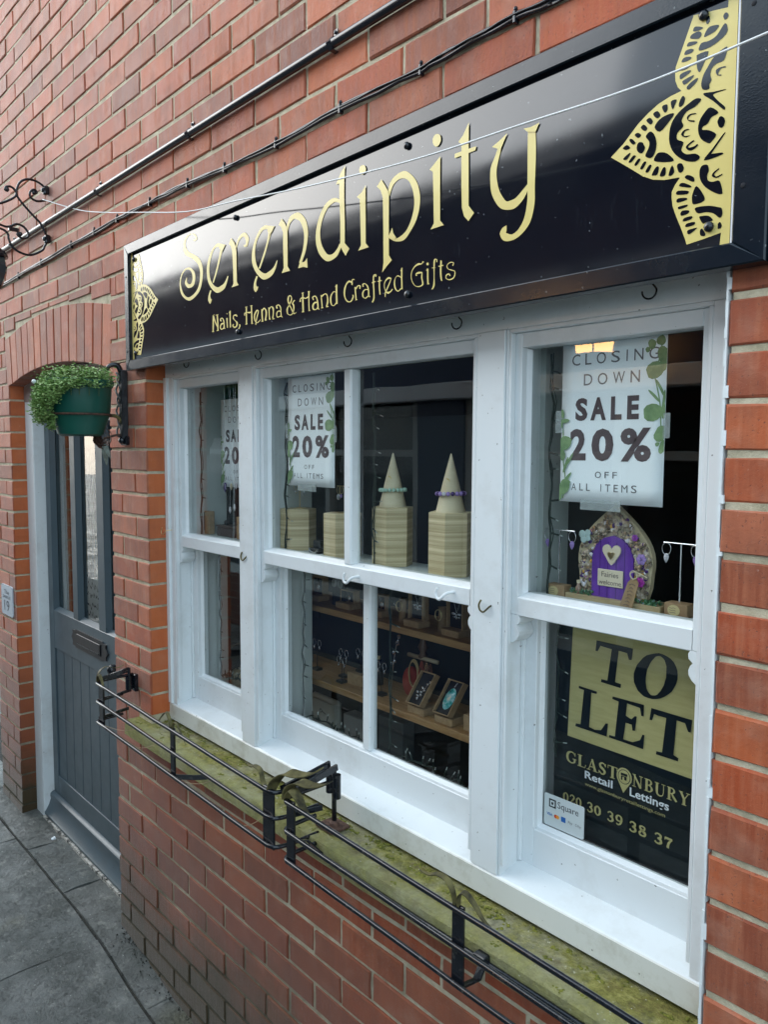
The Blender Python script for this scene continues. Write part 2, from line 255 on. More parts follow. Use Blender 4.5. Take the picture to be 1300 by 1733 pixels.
# ------------------------------------------------------------------ geometry helpers
class MB:
    def __init__(s): s.v = []; s.f = []
    def add(s, vs, fs):
        o = len(s.v); s.v += [tuple(v) for v in vs]; s.f += [tuple(i+o for i in f) for f in fs]; return s
    def box(s, x0, x1, y0, y1, z0, z1, ch=0.):
        a = ((min(x0, x1), max(x0, x1)), (min(y0, y1), max(y0, y1)), (min(z0, z1), max(z0, z1)))
        if ch <= 0:
            vs = [(a[0][i], a[1][j], a[2][k]) for i in (0, 1) for j in (0, 1) for k in (0, 1)]
            return s.add(vs, [(0, 1, 3, 2), (4, 6, 7, 5), (0, 4, 5, 1), (2, 3, 7, 6), (0, 2, 6, 4), (1, 5, 7, 3)])
        idx = {}; vs = []
        for c in [(i, j, k) for i in (0, 1) for j in (0, 1) for k in (0, 1)]:
            for ax in range(3):
                idx[c, ax] = len(vs)
                vs.append(tuple(a[q][c[q]] + (0 if q == ax else (ch if c[q] == 0 else -ch)) for q in range(3)))
        fs = []
        for ax in range(3):
            o1, o2 = (ax+1) % 3, (ax+2) % 3
            for sg in (0, 1):
                q = []
                for (u, w_) in ((0, 0), (1, 0), (1, 1), (0, 1)):
                    c = [0, 0, 0]; c[ax] = sg; c[o1] = u; c[o2] = w_; q.append(idx[tuple(c), ax])
                fs.append(tuple(q) if sg else tuple(reversed(q)))
            for s1 in (0, 1):
                for s2 in (0, 1):
                    c0 = [0, 0, 0]; c0[o1] = s1; c0[o2] = s2; c1 = list(c0); c1[ax] = 1
                    c0 = tuple(c0); c1 = tuple(c1)
                    q = (idx[c0, o1], idx[c1, o1], idx[c1, o2], idx[c0, o2])
                    fs.append(q if s1 != s2 else tuple(reversed(q)))
        for c in [(i, j, k) for i in (0, 1) for j in (0, 1) for k in (0, 1)]:
            q = (idx[c, 0], idx[c, 1], idx[c, 2]); fs.append(q if sum(c) % 2 else tuple(reversed(q)))
        return s.add(vs, fs)
    def tube(s, pts, r, n=8, caps=True):
        pts = [Vector(p) for p in pts]; m = len(pts); rs = r if isinstance(r, (list, tuple)) else [r]*m
        t0 = (pts[1]-pts[0]).normalized(); up = Vector((0, 0, 1)) if abs(t0.z) < .9 else Vector((1, 0, 0))
        nrm = (up - t0*up.dot(t0)).normalized(); vs = []
        for i in range(m):
            t = (pts[min(i+1, m-1)]-pts[max(i-1, 0)]).normalized(); nrm = (nrm - t*nrm.dot(t)).normalized(); b = t.cross(nrm)
            for k in range(n):
                a = 2*math.pi*k/n; vs.append(pts[i] + (nrm*math.cos(a)+b*math.sin(a))*rs[i])
        fs = [(i*n+k, i*n+(k+1) % n, (i+1)*n+(k+1) % n, (i+1)*n+k) for i in range(m-1) for k in range(n)]
        if caps: fs += [tuple(range(n-1, -1, -1)), tuple((m-1)*n+k for k in range(n))]
        return s.add(vs, fs)
    def ring(s, c, R, r, n=20, k=6, ax='z', sy=1.):
        c = Vector(c); P_ = []
        for i in range(n):
            a = 2*math.pi*i/n; u, v = R*math.cos(a), R*math.sin(a)*sy
            P_.append(c + {'z': Vector((u, v, 0)), 'y': Vector((u, 0, v)), 'x': Vector((0, u, v))}[ax])
        vs = []
        for i in range(n):
            t = (P_[(i+1) % n]-P_[i-1]).normalized(); rad = (P_[i]-c).normalized(); b = t.cross(rad)
            for j in range(k):
                a = 2*math.pi*j/k; vs.append(P_[i]+(rad*math.cos(a)+b*math.sin(a))*r)
        return s.add(vs, [(i*k+j, i*k+(j+1) % k, ((i+1) % n)*k+(j+1) % k, ((i+1) % n)*k+j) for i in range(n) for j in range(k)])
    def lathe(s, prof, c, n=20, sx=1., sy=1., half=None):
        vs = []
        for (r, z) in prof:
            for k in range(n):
                a = 2*math.pi*k/n; vs.append((c[0]+r*math.cos(a)*sx, c[1]+r*math.sin(a)*sy, c[2]+z))
        m = len(prof)
        fs = [(i*n+k, i*n+(k+1) % n, (i+1)*n+(k+1) % n, (i+1)*n+k) for i in range(m-1) for k in range(n)]
        fs += [tuple(range(n-1, -1, -1)), tuple((m-1)*n+k for k in range(n))]
        return s.add(vs, fs)
    def ball(s, c, r, n=8, m=5, sc=(1, 1, 1)):
        prof = [(max(r*math.sin(math.pi*i/m), r*.02), -r*math.cos(math.pi*i/m)) for i in range(m+1)]
        vs = []
        for (q, z) in prof:
            for k in range(n):
                a = 2*math.pi*k/n; vs.append((c[0]+q*math.cos(a)*sc[0], c[1]+q*math.sin(a)*sc[1], c[2]+z*sc[2]))
        fs = [(i*n+k, i*n+(k+1) % n, (i+1)*n+(k+1) % n, (i+1)*n+k) for i in range(m) for k in range(n)]
        fs += [tuple(range(n-1, -1, -1)), tuple(m*n+k for k in range(n))]
        return s.add(vs, fs)
    def prism(s, out, f0, f1):
        """outline (a,b) pairs; f0/f1 map (a,b) to 3-D points of the two faces"""
        n = len(out); vs = [f0(*p) for p in out]+[f1(*p) for p in out]
        return s.add(vs, [tuple(range(n)), tuple(range(2*n-1, n-1, -1))]+[(i, (i+1) % n, n+(i+1) % n, n+i) for i in range(n)])
    def flat(s, out, Y, flip=False):
        n = len(out); return s.add([(a, Y, b) for a, b in out], [tuple(range(n))])
    def strap(s, pts, wd, side, th=.002):
        """flat bar bent along pts; wd widths; side = width direction"""
        pts = [Vector(p) for p in pts]; m = len(pts); side = Vector(side).normalized(); vs = []
        for i in range(m):
            t = (pts[min(i+1, m-1)]-pts[max(i-1, 0)]).normalized(); sd_ = (side - t*side.dot(t)).normalized(); nn = t.cross(sd_)*th/2; w_ = sd_*wd[i]/2
            vs += [pts[i]-w_-nn, pts[i]+w_-nn, pts[i]+w_+nn, pts[i]-w_+nn]
        fs = [(i*4+k, i*4+(k+1) % 4, (i+1)*4+(k+1) % 4, (i+1)*4+k) for i in range(m-1) for k in range(4)]
        return s.add(vs, fs+[(3, 2, 1, 0), tuple((m-1)*4+k for k in range(4))])
    def mesh(s, name, recalc=True):
        me = bpy.data.meshes.new(name); me.from_pydata(s.v, [], s.f); me.update()
        if recalc:
            b = bmesh.new(); b.from_mesh(me); bmesh.ops.recalc_face_normals(b, faces=b.faces); b.to_mesh(me); b.free()
        return me
def cat(P4, k=4):
    """Catmull-Rom through tuples"""
    P4 = [tuple(p) for p in P4]; o = []; n = len(P4)
    for i in range(n-1):
        a, b, c, d = P4[max(i-1, 0)], P4[i], P4[i+1], P4[min(i+2, n-1)]
        for j in range(k):
            t = j/k; o.append(tuple(.5*(2*b[q]+(c[q]-a[q])*t+(2*a[q]-5*b[q]+4*c[q]-d[q])*t*t+(-a[q]+3*b[q]-3*c[q]+d[q])*t**3) for q in range(len(b))))
    return o+[P4[-1]]
def catc(P4, k=3):
    n = len(P4); o = []
    for i in range(n):
        a, b, c, d = P4[i-1], P4[i], P4[(i+1) % n], P4[(i+2) % n]
        for j in range(k):
            t = j/k; o.append(tuple(.5*(2*b[q]+(c[q]-a[q])*t+(2*a[q]-5*b[q]+4*c[q]-d[q])*t*t+(-a[q]+3*b[q]-3*c[q]+d[q])*t**3) for q in range(2)))
    return o
def obj(name, m, mt, parent=None, smooth=False, loc=None, stuff=False):
    me = m.mesh(name) if isinstance(m, MB) else m
    if mt is not None and not me.materials: me.materials.append(mt)
    if smooth:
        me.polygons.foreach_set('use_smooth', [True]*len(me.polygons)); 
    o = bpy.data.objects.new(name, me); COL.objects.link(o)
    if loc: o.location = loc
    if parent is not None:
        o.parent = parent
        if parent.type == 'EMPTY': o.matrix_parent_inverse = Matrix.Translation(-Vector(parent.location))
    if stuff: o['kind'] = 'stuff'
    return o
def smooth_angle(o, a=40):
    me = o.data; me.polygons.foreach_set('use_smooth', [True]*len(me.polygons))
    b = bmesh.new(); b.from_mesh(me)
    for e in b.edges:
        e.smooth = len(e.link_faces) == 2 and e.calc_face_angle(0) < math.radians(a)
    b.to_mesh(me); b.free(); return o
def thing(name, label, cat_, loc=(0, 0, 0), group=None):
    o = bpy.data.objects.new(name, None); COL.objects.link(o); o.location = loc; o.empty_display_size = .02
    o['label'] = label; o['category'] = cat_
    if group: o['group'] = group
    return o
def tag(o, label, cat_, group=None):
    o['label'] = label; o['category'] = cat_
    if group: o['group'] = group
    return o
def struct(o): o['kind'] = 'structure'; return o
def copy_thing(root, delta, label):
    r = root.copy(); COL.objects.link(r); r.location = Vector(root.location)+Vector(delta); r['label'] = label
    def rec(a, b):
        for ch in list(a.children):
            c = ch.copy(); COL.objects.link(c); c.parent = b; rec(ch, c)
    rec(root, r); return r
# text from the built-in font, fitted to a box of the wall-parallel plane Y
_font = {}
def text2d(t, bold=0.):
    k = (t, bold)
    if k not in _font:
        cu = bpy.data.curves.new('t', 'FONT'); cu.body = t; cu.offset = bold; cu.resolution_u = 3; cu.fill_mode = 'FRONT'
        o = bpy.data.objects.new('t', cu); COL.objects.link(o); bpy.context.view_layer.update()
        me = bpy.data.meshes.new_from_object(o.evaluated_get(bpy.context.evaluated_depsgraph_get()))
        V = [(v.co.x, v.co.y) for v in me.vertices]; F = [tuple(p.vertices) for p in me.polygons]
        bpy.data.objects.remove(o); bpy.data.curves.remove(cu); bpy.data.meshes.remove(me)
        _font[k] = (V, F)
    return _font[k]
def put_text(mb, t, x0, x1, z0, z1, Y, bold=0., slope=0., desc=False):
    V, F = text2d(t, bold); ax = min(v[0] for v in V); bx = max(v[0] for v in V)
    ay = min(v[1] for v in V) if desc else 0.; by = max(v[1] for v in V)
    mb.add([(x0+(x-ax)/(bx-ax)*(x1-x0), Y, z0+(y-ay)/(by-ay)*(z1-z0)+slope*(x-ax)/(bx-ax)) for x, y in V], F)
def put_spaced(mb, t, x0, x1, z0, z1, Y, bold=0.):
    """letter-spaced capitals: each glyph in its own slot"""
    wd = {' ': .7, 'I': .35, 'M': 1.15, 'W': 1.3, 'O': 1.1, 'G': 1.05, 'E': .8, 'L': .75, 'F': .75}
    gap = .62; tot = sum(wd.get(c, 1.) for c in t)+gap*(len(t)-1); u = (x1-x0)/tot; x = x0
    for c in t:
        ww = wd.get(c, 1.)*u
        if c != ' ':
            if c == 'I': mb.add([(x+ww*.3, Y, z0), (x+ww*.7, Y, z0), (x+ww*.7, Y, z1), (x+ww*.3, Y, z1)], [(0, 1, 2, 3)])
            else: put_text(mb, c, x, x+ww, z0, z1, Y, bold)
        x += ww+gap*u
# ribbon letter strokes: control points (x, z, dx, dz)
def ribbon(mb, pts, Y, k=4):
    S_ = cat(pts, k) if len(pts) > 2 else pts
    vs = []
    for (x, z, dx, dz) in S_: vs += [(x-dx, Y, z-dz), (x+dx, Y, z+dz)]
    mb.add(vs, [(2*i, 2*i+1, 2*i+3, 2*i+2) for i in range(len(S_)-1)])
def q4(l, n): return [tuple(v*1e-4 for v in l[i:i+n]) for i in range(0, len(l), n)]
SERIF = {
 'G': (.86, [[(.80, .72, .05), (.66, .93, .08), (.45, .97, .09), (.22, .82, .17), (.15, .5, .2), (.22, .2, .17), (.45, .04, .09), (.66, .08, .08), (.76, .2, .14), (.76, .42, .15)]], [((.60, .42), (.92, .42)), ((.80, .98), (.80, .68))]),
 'L': (.72, [[(.24, 0, .19), (.24, 1, .19)]], [((.04, .98), (.44, .98)), ((.04, .025), (.68, .025)), ((.66, .0), (.72, .28))]),
 'A': (.82, [[(.42, 1, .05), (.14, 0, .07)], [(.40, .98, .14), (.68, .02, .19)], [(.25, .32, .06), (.55, .32, .06)]], [((.0, .02), (.28, .02)), ((.5, .02), (.88, .02))]),
 'S': (.62, [[(.52, .78, .06), (.42, .94, .08), (.26, .96, .1), (.12, .8, .16), (.18, .6, .18), (.38, .46, .18), (.50, .28, .18), (.42, .07, .12), (.26, .03, .09), (.1, .2, .07)]], [((.55, .97), (.55, .7)), ((.06, .3), (.06, .03))]),
 'T': (.76, [[(.38, 0, .19), (.38, .97, .19)]], [((.03, .97), (.73, .97)), ((.2, .02), (.56, .02)), ((.03, .98), (.03, .72)), ((.73, .98), (.73, .72))]),
 'N': (.90, [[(.18, 0, .06), (.18, .97, .06)], [(.14, .98, .12), (.72, .03, .2)], [(.74, 0, .06), (.74, .97, .06)]], [((.02, .98), (.3, .98)), ((.02, .02), (.34, .02)), ((.58, .98), (.9, .98))]),
 'B': (.74, [[(.2, 0, .19), (.2, 1, .19)], [(.2, .97, .07), (.48, .94, .10), (.58, .76, .17), (.45, .56, .10), (.2, .53, .06)], [(.2, .53, .06), (.5, .5, .10), (.64, .27, .18), (.5, .05, .10), (.2, .03, .07)]], [((.02, .98), (.3, .98)), ((.02, .02), (.3, .02))]),
 'U': (.88, [[(.2, .97, .19), (.2, .3, .18), (.28, .08, .14), (.46, .02, .09), (.64, .1, .07), (.72, .35, .06), (.72, .97, .06)]], [((.02, .98), (.38, .98)), ((.56, .98), (.88, .98))]),
 'R': (.84, [[(.2, 0, .19), (.2, 1, .19)], [(.2, .97, .07), (.48, .94, .10), (.58, .76, .17), (.45, .56, .10), (.2, .52, .06)], [(.40, .52, .1), (.58, .25, .18), (.78, .02, .14)]], [((.02, .98), (.3, .98)), ((.02, .02), (.4, .02))]),
 'Y': (.82, [[(.14, .97, .16), (.40, .48, .18)], [(.72, .97, .06), (.44, .48, .07)], [(.41, .5, .19), (.41, 0, .19)]], [((.0, .98), (.32, .98)), ((.56, .98), (.86, .98)), ((.24, .02), (.6, .02))]),
 '0': (.62, [[(.31, .97, .1), (.12, .75, .17), (.1, .5, .19), (.12, .25, .17), (.31, .03, .1), (.50, .25, .17), (.52, .5, .19), (.50, .75, .17), (.31, .97, .1)]], []),
 '2': (.60, [[(.10, .72, .12), (.16, .9, .1), (.32, .97, .1), (.48, .85, .15), (.48, .66, .18), (.3, .38, .12), (.08, .1, .07)], [(.06, .08, .16), (.52, .08, .16), (.56, .28, .06)]], []),
 '3': (.58, [[(.08, .78, .1), (.16, .93, .09), (.3, .97, .1), (.44, .84, .16), (.42, .62, .15), (.24, .52, .07)], [(.24, .52, .07), (.44, .44, .15), (.48, .24, .18), (.38, .06, .12), (.2, .03, .09), (.07, .18, .12)]], []),
 '7': (.56, [[(.06, .9, .14), (.52, .9, .14)], [(.50, .92, .08), (.30, .5, .14), (.24, .0, .17)]], [((.05, .97), (.05, .7))]),
 '8': (.60, [[(.3, .97, .09), (.13, .86, .14), (.16, .66, .16), (.34, .5, .18), (.5, .28, .18), (.46, .08, .13), (.3, .02, .09), (.13, .08, .13), (.1, .27, .14), (.26, .5, .1), (.44, .68, .12), (.45, .86, .13), (.3, .97, .09)]], []),
 '9': (.60, [[(.5, .6, .09), (.36, .42, .08), (.16, .46, .13), (.1, .68, .17), (.18, .9, .13), (.32, .97, .09), (.48, .84, .15), (.5, .55, .18), (.42, .2, .13), (.26, .03, .09), (.1, .1, .1)]], []),
}
def serif_line(mb, t, x0, x1, z0, z1, h, Y):
    """capitals/digits with baselines running from (x0,z0) to (x1,z1)"""
    wt = sum(SERIF[c][0] if c in SERIF else .55 for c in t)+.10*(len(t)-1); sx = (x1-x0)/wt; x = 0; sh = (z1-z0)/(x1-x0)
    for i, c in enumerate(t):
        if c in SERIF:
            w_, st, se = SERIF[c]
            for j, s_ in enumerate(st):
                pts = []
                for q, p in enumerate(s_):
                    a, b = s_[max(q-1, 0)], s_[min(q+1, len(s_)-1)]; dx, dy = (b[0]-a[0])*sx, (b[1]-a[1])*h; L_ = math.hypot(dx, dy) or 1
                    hw = p[2]/2*sx; X = x0+(x+p[0])*sx
                    pts.append((X, z0+(X-x0)*sh+p[1]*h, -dy/L_*hw, dx/L_*hw))
                ribbon(mb, pts, Y-j*.00005, 3)
            for (a, b) in se:
                X0, X1 = x0+(x+a[0])*sx, x0+(x+b[0])*sx; Z0, Z1 = z0+(X0-x0)*sh+a[1]*h, z0+(X1-x0)*sh+b[1]*h; L_ = math.hypot(X1-X0, Z1-Z0); t_ = .027*sx
                ribbon(mb, [(X0, Z0, -(Z1-Z0)/L_*t_, (X1-X0)/L_*t_), (X1, Z1, -(Z1-Z0)/L_*t_, (X1-X0)/L_*t_)], Y-.0002)
            x += w_+.10
        else: x += .55+.10
# ---- traced outlines in the plane of the sign / board, tenths of a millimetre (x, z[, dx, dz])
TITLE_STROKES=[[3770,5950,40,-30,3920,5980,60,-20,3840,6090,30,20,3580,6170,-20,20,3300,6100,-50,20,3200,5920,-70,10,3330,5690,-110,-20,3670,5540,-70,-40,3970,5380,-100,-30,4140,5200,-100,0,4200,4960,-80,10,4120,4670,-70,20,3910,4470,-70,30,3450,4360,-20,50,3060,4540,60,10,2910,4850,40,0,3000,5100,30,-10,3240,5230,30,-20,3510,5210,-20,-30,3710,5070,-80,0,3750,4890,-80,10,3650,4740,-70,40,3430,4730,30,50,3270,4850,70,0,3330,4990,10,0],[5500,5500,0,0,5340,5520,0,40,5150,5570,-30,50,4920,5530,-40,20,4710,5340,-60,20,4580,5050,-70,20,4620,4750,-80,10,4790,4530,-90,-10,5070,4380,-30,-70,5340,4400,80,-60,5520,4490,60,-20,5660,4660,20,-10],[5370,5500,-80,20,5230,5220,-50,10,5050,4890,-40,10,4860,4610,-30,10],[4720,4420,-40,10,4640,4280,-50,10,4660,4150,-90,10,4680,4060,-20,0],[6100,5330,30,-10,6180,5460,40,-10,6320,5560,50,-30,6510,5580,-20,-50,6640,5470,-80,0,6640,5360,-60,10,6590,5290,-40,30,6480,5300,-10,30],[7730,5490,30,30,7550,5560,-20,50,7310,5530,-50,30,7070,5330,-50,20,6950,5060,-70,10,6980,4770,-90,10,7150,4540,-80,-20,7430,4370,-30,-70,7700,4390,70,-60,7910,4500,50,-20,8030,4660,10,-10],[7730,5440,-70,30,7610,5180,-40,10,7440,4900,-40,10,7220,4600,-30,10],[7110,4430,-40,10,7010,4260,-50,10,7040,4110,-90,10,7040,4040,-10,0],[8470,5280,30,-10,8530,5440,50,-20,8690,5550,60,-50,8910,5540,-40,-70,9120,5390,-100,-10,9230,5160,-90,10,9240,4950,-70,20,9180,4710,-60,20,9070,4520,-50,20,9010,4430,-50,20],[10560,5490,20,20,10390,5570,10,40,10240,5580,-40,50,10020,5500,-60,40,9820,5280,-70,30,9720,5000,-80,20,9750,4730,-100,10,9890,4500,-100,-20,10090,4360,-20,-70,10330,4370,50,-50,10480,4470,50,-30,10560,4580,40,-20],[12160,5260,30,-20,12240,5450,50,-30,12410,5550,50,-50,12650,5550,-10,-70,12870,5380,-80,-10,12990,5130,-90,10,13010,4880,-80,20,12930,4630,-70,30,12770,4430,-50,30,12590,4320,-40,50,12390,4320,0,30,12240,4390,20,20,12170,4430,20,10],[15130,5380,-40,20,15070,5240,-50,20,15000,5070,-70,30,15000,4860,-80,10,15060,4620,-90,-10,15230,4390,-60,-50,15420,4340,30,-80,15580,4390,60,-50,15710,4500,40,-40,15790,4600,20,-10],[15840,5500,-80,20,15850,5100,-90,20,15850,4580,-80,20,15850,4280,-80,30,15780,4010,-70,40,15640,3850,-50,40,15470,3780,-20,50,15300,3810,30,60,15240,3880,70,0,15270,3950,50,-30,15320,4000,0,-10]]
TITLE_POLYS=[[4690,4180,4800,4160,4750,4090,4650,4080],[5300,5580,5560,5500,5360,5330,5210,5490],[5860,5620,6030,5470,6100,5340,6130,5220,6130,4760,6140,4430,6220,4340,5860,4330,5960,4410,5950,4790,5910,5260,5850,5410,5740,5480],[7070,4160,7180,4160,7140,4070,7040,4060],[7630,5580,7940,5500,7820,5390,7680,5310,7620,5470],[8250,5620,8380,5490,8470,5370,8500,5270,8500,4920,8500,4440,8600,4320,8240,4320,8330,4430,8310,4950,8310,5280,8230,5420,8120,5490],[9030,4470,9090,4430,9210,4430,9300,4500,9320,4270,9150,4320,8940,4320,8980,4400],[10730,6230,10700,5900,10700,5510,10720,5000,10720,4570,10880,4420,10750,4290,10640,4420,10560,4540,10560,5030,10530,5550,10520,5890,10400,5900,10570,6100],[11430,5640,11430,5230,11440,4430,11540,4330,11190,4320,11280,4420,11260,4890,11240,5390,11140,5460,11300,5520],[11940,5630,12050,5490,12150,5350,12180,5240,12180,4700,12190,4050,12280,3930,12130,3840,11980,3730,12020,3930,12010,4550,11990,5250,11920,5410,11800,5520],[12290,4580,12320,4470,12410,4360,12340,4330,12170,4420],[13660,5640,13660,5100,13670,4440,13770,4330,13410,4320,13500,4420,13480,4950,13460,5400,13370,5460,13520,5550],[14390,6050,14390,5680,14400,5110,14410,4550,14550,4390,14410,4270,14300,4380,14240,4550,14220,4970,14210,5710,14130,5770,14250,5860],[14040,5580,14580,5570,14560,5500,14040,5500],[15310,5590,15230,5460,15150,5330,15080,5390,14960,5450,15110,5500],[16010,5560,15930,5430,15760,5480,15670,5560,15830,5540]]
TITLE_DOTS=[[11440,5940,11410,5900,11370,5880,11310,5880,11260,5910,11230,5960,11220,6010,11250,6060,11300,6080,11360,6070,11410,6040,11440,5990],[13670,5920,13640,5870,13590,5840,13530,5850,13480,5890,13450,5950,13450,6010,13480,6060,13530,6080,13590,6070,13650,6030,13670,5980]]
SMALL_STROKES=[[4840,3720,-30,10,4830,3490,-40,0,4820,3280,-30,0],[4850,3700,-40,0,4960,3510,-30,0,5090,3370,-30,-10],[5060,3720,-30,0,5080,3520,-40,0,5090,3290,-30,0],[4790,3720,10,0,4900,3730,0,-10],[4980,3710,10,-10,5120,3710,0,-10],[4770,3280,10,-10,4880,3280,0,-10],[5020,3280,10,-10,5140,3290,10,-10],[5270,3510,30,0,5240,3570,30,-10,5330,3590,-10,-10,5410,3510,-30,0,5430,3400,-30,0,5430,3290,-40,0],[5410,3440,-10,20,5280,3430,-20,20,5230,3360,-30,0,5280,3290,-10,-10,5420,3320,10,-20],[5420,3320,-10,-10,5490,3290,-10,-10],[5590,3560,-40,0,5600,3420,-30,0,5610,3300,-30,0],[5580,3670,10,-10,5600,3680,20,-20],[5760,3730,-40,0,5760,3530,-30,10,5770,3290,-30,0],[5700,3680,20,-10,5750,3700,10,-10],[6120,3540,20,10,6060,3580,10,20,5950,3580,-20,10,5930,3510,-30,0,6020,3440,-20,0,6110,3380,-40,0,6090,3290,-30,10,5980,3270,0,20,5900,3310,30,0,5930,3360,30,-10],[6240,3320,-20,0,6260,3270,-30,0,6200,3210,-20,10,6130,3150,-20,0],[6590,3710,-30,10,6590,3510,-30,0,6590,3280,-30,10],[6840,3720,-30,0,6850,3490,-30,10,6860,3270,-30,0],[6510,3510,20,0,6510,3570,20,-10,6630,3580,0,-10,6740,3560,0,-20,6860,3570,10,-10],[6540,3720,0,-10,6640,3720,0,-10],[6790,3720,10,-10,6890,3720,10,-10],[6540,3280,10,-10,6640,3290,10,-10],[6810,3270,10,-10,6910,3270,10,-10],[7170,3550,10,10,7080,3570,-10,20,7000,3510,-30,10,6960,3420,-30,0,7000,3310,-20,0,7100,3260,0,-10,7250,3320,10,-10],[7160,3540,-20,10,7080,3390,-20,10,7020,3220,-20,10],[7320,3570,-30,10,7330,3420,-30,0,7350,3270,-30,0],[7330,3530,20,-20,7420,3580,0,-20,7510,3520,-30,0,7520,3410,-30,10,7480,3290,-30,10],[7450,3280,10,-10,7550,3280,0,-10],[7300,3270,0,-10,7390,3270,10,-10],[7650,3570,-30,10,7660,3410,-20,10,7680,3280,-30,0],[7670,3530,20,-10,7750,3580,0,-10,7840,3530,-30,-10,7850,3420,-20,0,7820,3290,-30,0],[7800,3270,0,-10,7900,3270,0,-10],[7640,3270,0,0,7730,3280,0,-10],[8020,3500,30,0,8000,3560,30,-10,8080,3580,-10,-10,8170,3510,-20,0,8190,3380,-20,10,8200,3280,-30,0],[8180,3410,0,20,8060,3430,-10,10,8000,3370,-20,10,8030,3290,-10,-10,8170,3300,10,-10],[8200,3290,-10,-10,8260,3260,0,-10],[8840,3300,0,10,8740,3290,20,10,8630,3430,20,0,8510,3600,30,0,8520,3710,30,-10,8600,3730,-10,-10,8650,3640,-20,10,8550,3510,-20,10,8470,3440,-30,0,8480,3320,-20,0,8610,3270,10,-10,8720,3330,20,0,8740,3470,30,0,8690,3540,30,0,8780,3600,20,-10],[9110,3720,-20,0,9120,3510,-30,0,9130,3280,-30,0],[9360,3710,-30,10,9360,3490,-20,10,9370,3280,-20,0],[9010,3530,30,0,9030,3600,10,-10,9130,3610,0,-20,9240,3580,10,-10,9360,3610,10,-20],[9070,3720,0,-10,9160,3720,0,-10],[9320,3720,0,-10,9400,3720,10,-10],[9080,3280,10,-10,9170,3280,10,-10],[9330,3270,0,0,9420,3280,0,-10],[9530,3500,20,0,9500,3570,20,-10,9600,3580,-10,-10,9670,3500,-20,0,9700,3380,-30,10,9710,3280,-20,0],[9690,3430,-10,10,9570,3430,-10,20,9510,3380,-30,10,9520,3300,-20,-10,9620,3270,0,-10,9700,3310,20,-10],[9710,3280,-10,-10,9760,3260,0,-10],[9830,3570,-20,10,9850,3430,-20,0,9870,3280,-20,0],[9850,3530,20,-10,9930,3570,20,-10,10020,3570,-10,-10,10070,3500,-20,0,10080,3380,-30,10,10030,3290,-20,10],[10020,3280,0,-10,10110,3280,0,-10],[9830,3280,0,-10,9910,3280,10,-10],[10390,3550,10,10,10310,3580,-10,10,10220,3520,-20,10,10190,3430,-30,0,10220,3310,-20,0,10310,3270,0,-10,10400,3320,20,-10],[10410,3720,-30,0,10410,3500,-30,0,10420,3290,-30,0],[10360,3680,10,-10,10400,3690,10,0],[10960,3630,20,-10,10960,3680,20,10,10860,3720,-10,20,10760,3670,-20,10,10700,3550,-30,10,10710,3410,-20,0,10800,3300,-10,-10,10920,3280,10,-10,11000,3350,20,-10,11000,3410,20,-10],[10960,3670,20,0,10980,3740,10,-10,11050,3730,0,-10],[11070,3570,-20,0,11090,3430,-20,0,11110,3290,-20,0],[11100,3520,20,-10,11170,3580,10,-10,11240,3560,-20,-10,11230,3510,-20,10],[11070,3280,10,0,11150,3290,10,-10],[11350,3530,20,0,11340,3580,20,-10,11400,3590,0,-10,11490,3530,-20,0,11530,3420,-20,0,11530,3300,-20,0],[11510,3450,0,10,11410,3460,-10,10,11340,3410,-20,10,11350,3320,-20,0,11430,3280,10,-10,11530,3320,10,-10],[11530,3310,0,-10,11580,3290,-10,-10],[11760,3680,20,-10,11770,3710,20,10,11720,3720,-20,10,11690,3650,-20,0,11700,3470,-20,0,11710,3250,-20,10,11660,3160,-20,10],[11640,3570,10,-10,11760,3580,10,-10],[11890,3660,-20,10,11890,3440,-20,0,11910,3290,-20,0],[11830,3570,10,-10,11960,3570,0,-10],[12240,3570,10,10,12150,3590,0,20,12060,3540,-10,10,12030,3450,-10,0,12070,3340,-10,0,12160,3290,-10,-20,12240,3310,10,-10,12280,3350,20,0],[12250,3570,-10,0,12160,3430,-20,0,12070,3310,-20,0,12060,3220,-10,10],[12550,3540,0,10,12450,3590,0,10,12370,3550,-10,0,12350,3450,-20,10,12380,3340,-20,0,12460,3280,0,-10,12550,3320,10,-10],[12570,3730,-20,0,12570,3520,-20,0,12580,3300,-20,0],[12530,3680,0,-10,12560,3690,10,-10],[13200,3750,-20,10,13150,3710,0,10,13050,3720,0,20,12940,3680,-10,10,12860,3580,-10,0,12870,3440,-10,0,12960,3320,-10,0,13080,3280,0,-10,13190,3310,20,-10,13160,3440,20,-10,13170,3540,10,0],[13170,3540,0,10,13070,3550,0,20,13000,3540,-10,10,13010,3500,-20,0],[13330,3590,-20,10,13330,3440,-20,0,13340,3290,-20,0],[13290,3560,10,-10,13330,3570,0,-10],[13300,3290,0,0,13380,3290,0,-10],[13580,3670,10,0,13580,3720,10,0,13530,3730,-20,10,13510,3660,-20,0,13510,3430,-10,10,13510,3250,-20,10,13460,3170,-20,0],[13450,3580,0,-10,13570,3570,0,0],[13700,3680,-20,10,13690,3500,-20,0,13700,3370,-20,0,13720,3290,-10,0],[13630,3580,10,-10,13760,3580,0,-10],[14010,3530,10,-10,14030,3580,10,0,13940,3600,0,10,13860,3560,-10,0,13890,3490,-10,0,13990,3450,0,-10,14070,3410,-10,0,14050,3310,-10,10,13940,3280,0,10,13840,3320,10,0,13850,3380,10,-10,13920,3390,0,-10,13940,3350,-20,0]]
SMALL_DOTS=[[13360,3670,13360,3660,13350,3650,13330,3650,13310,3660,13300,3670,13300,3680,13300,3700,13310,3700,13330,3700,13350,3700,13360,3690]]
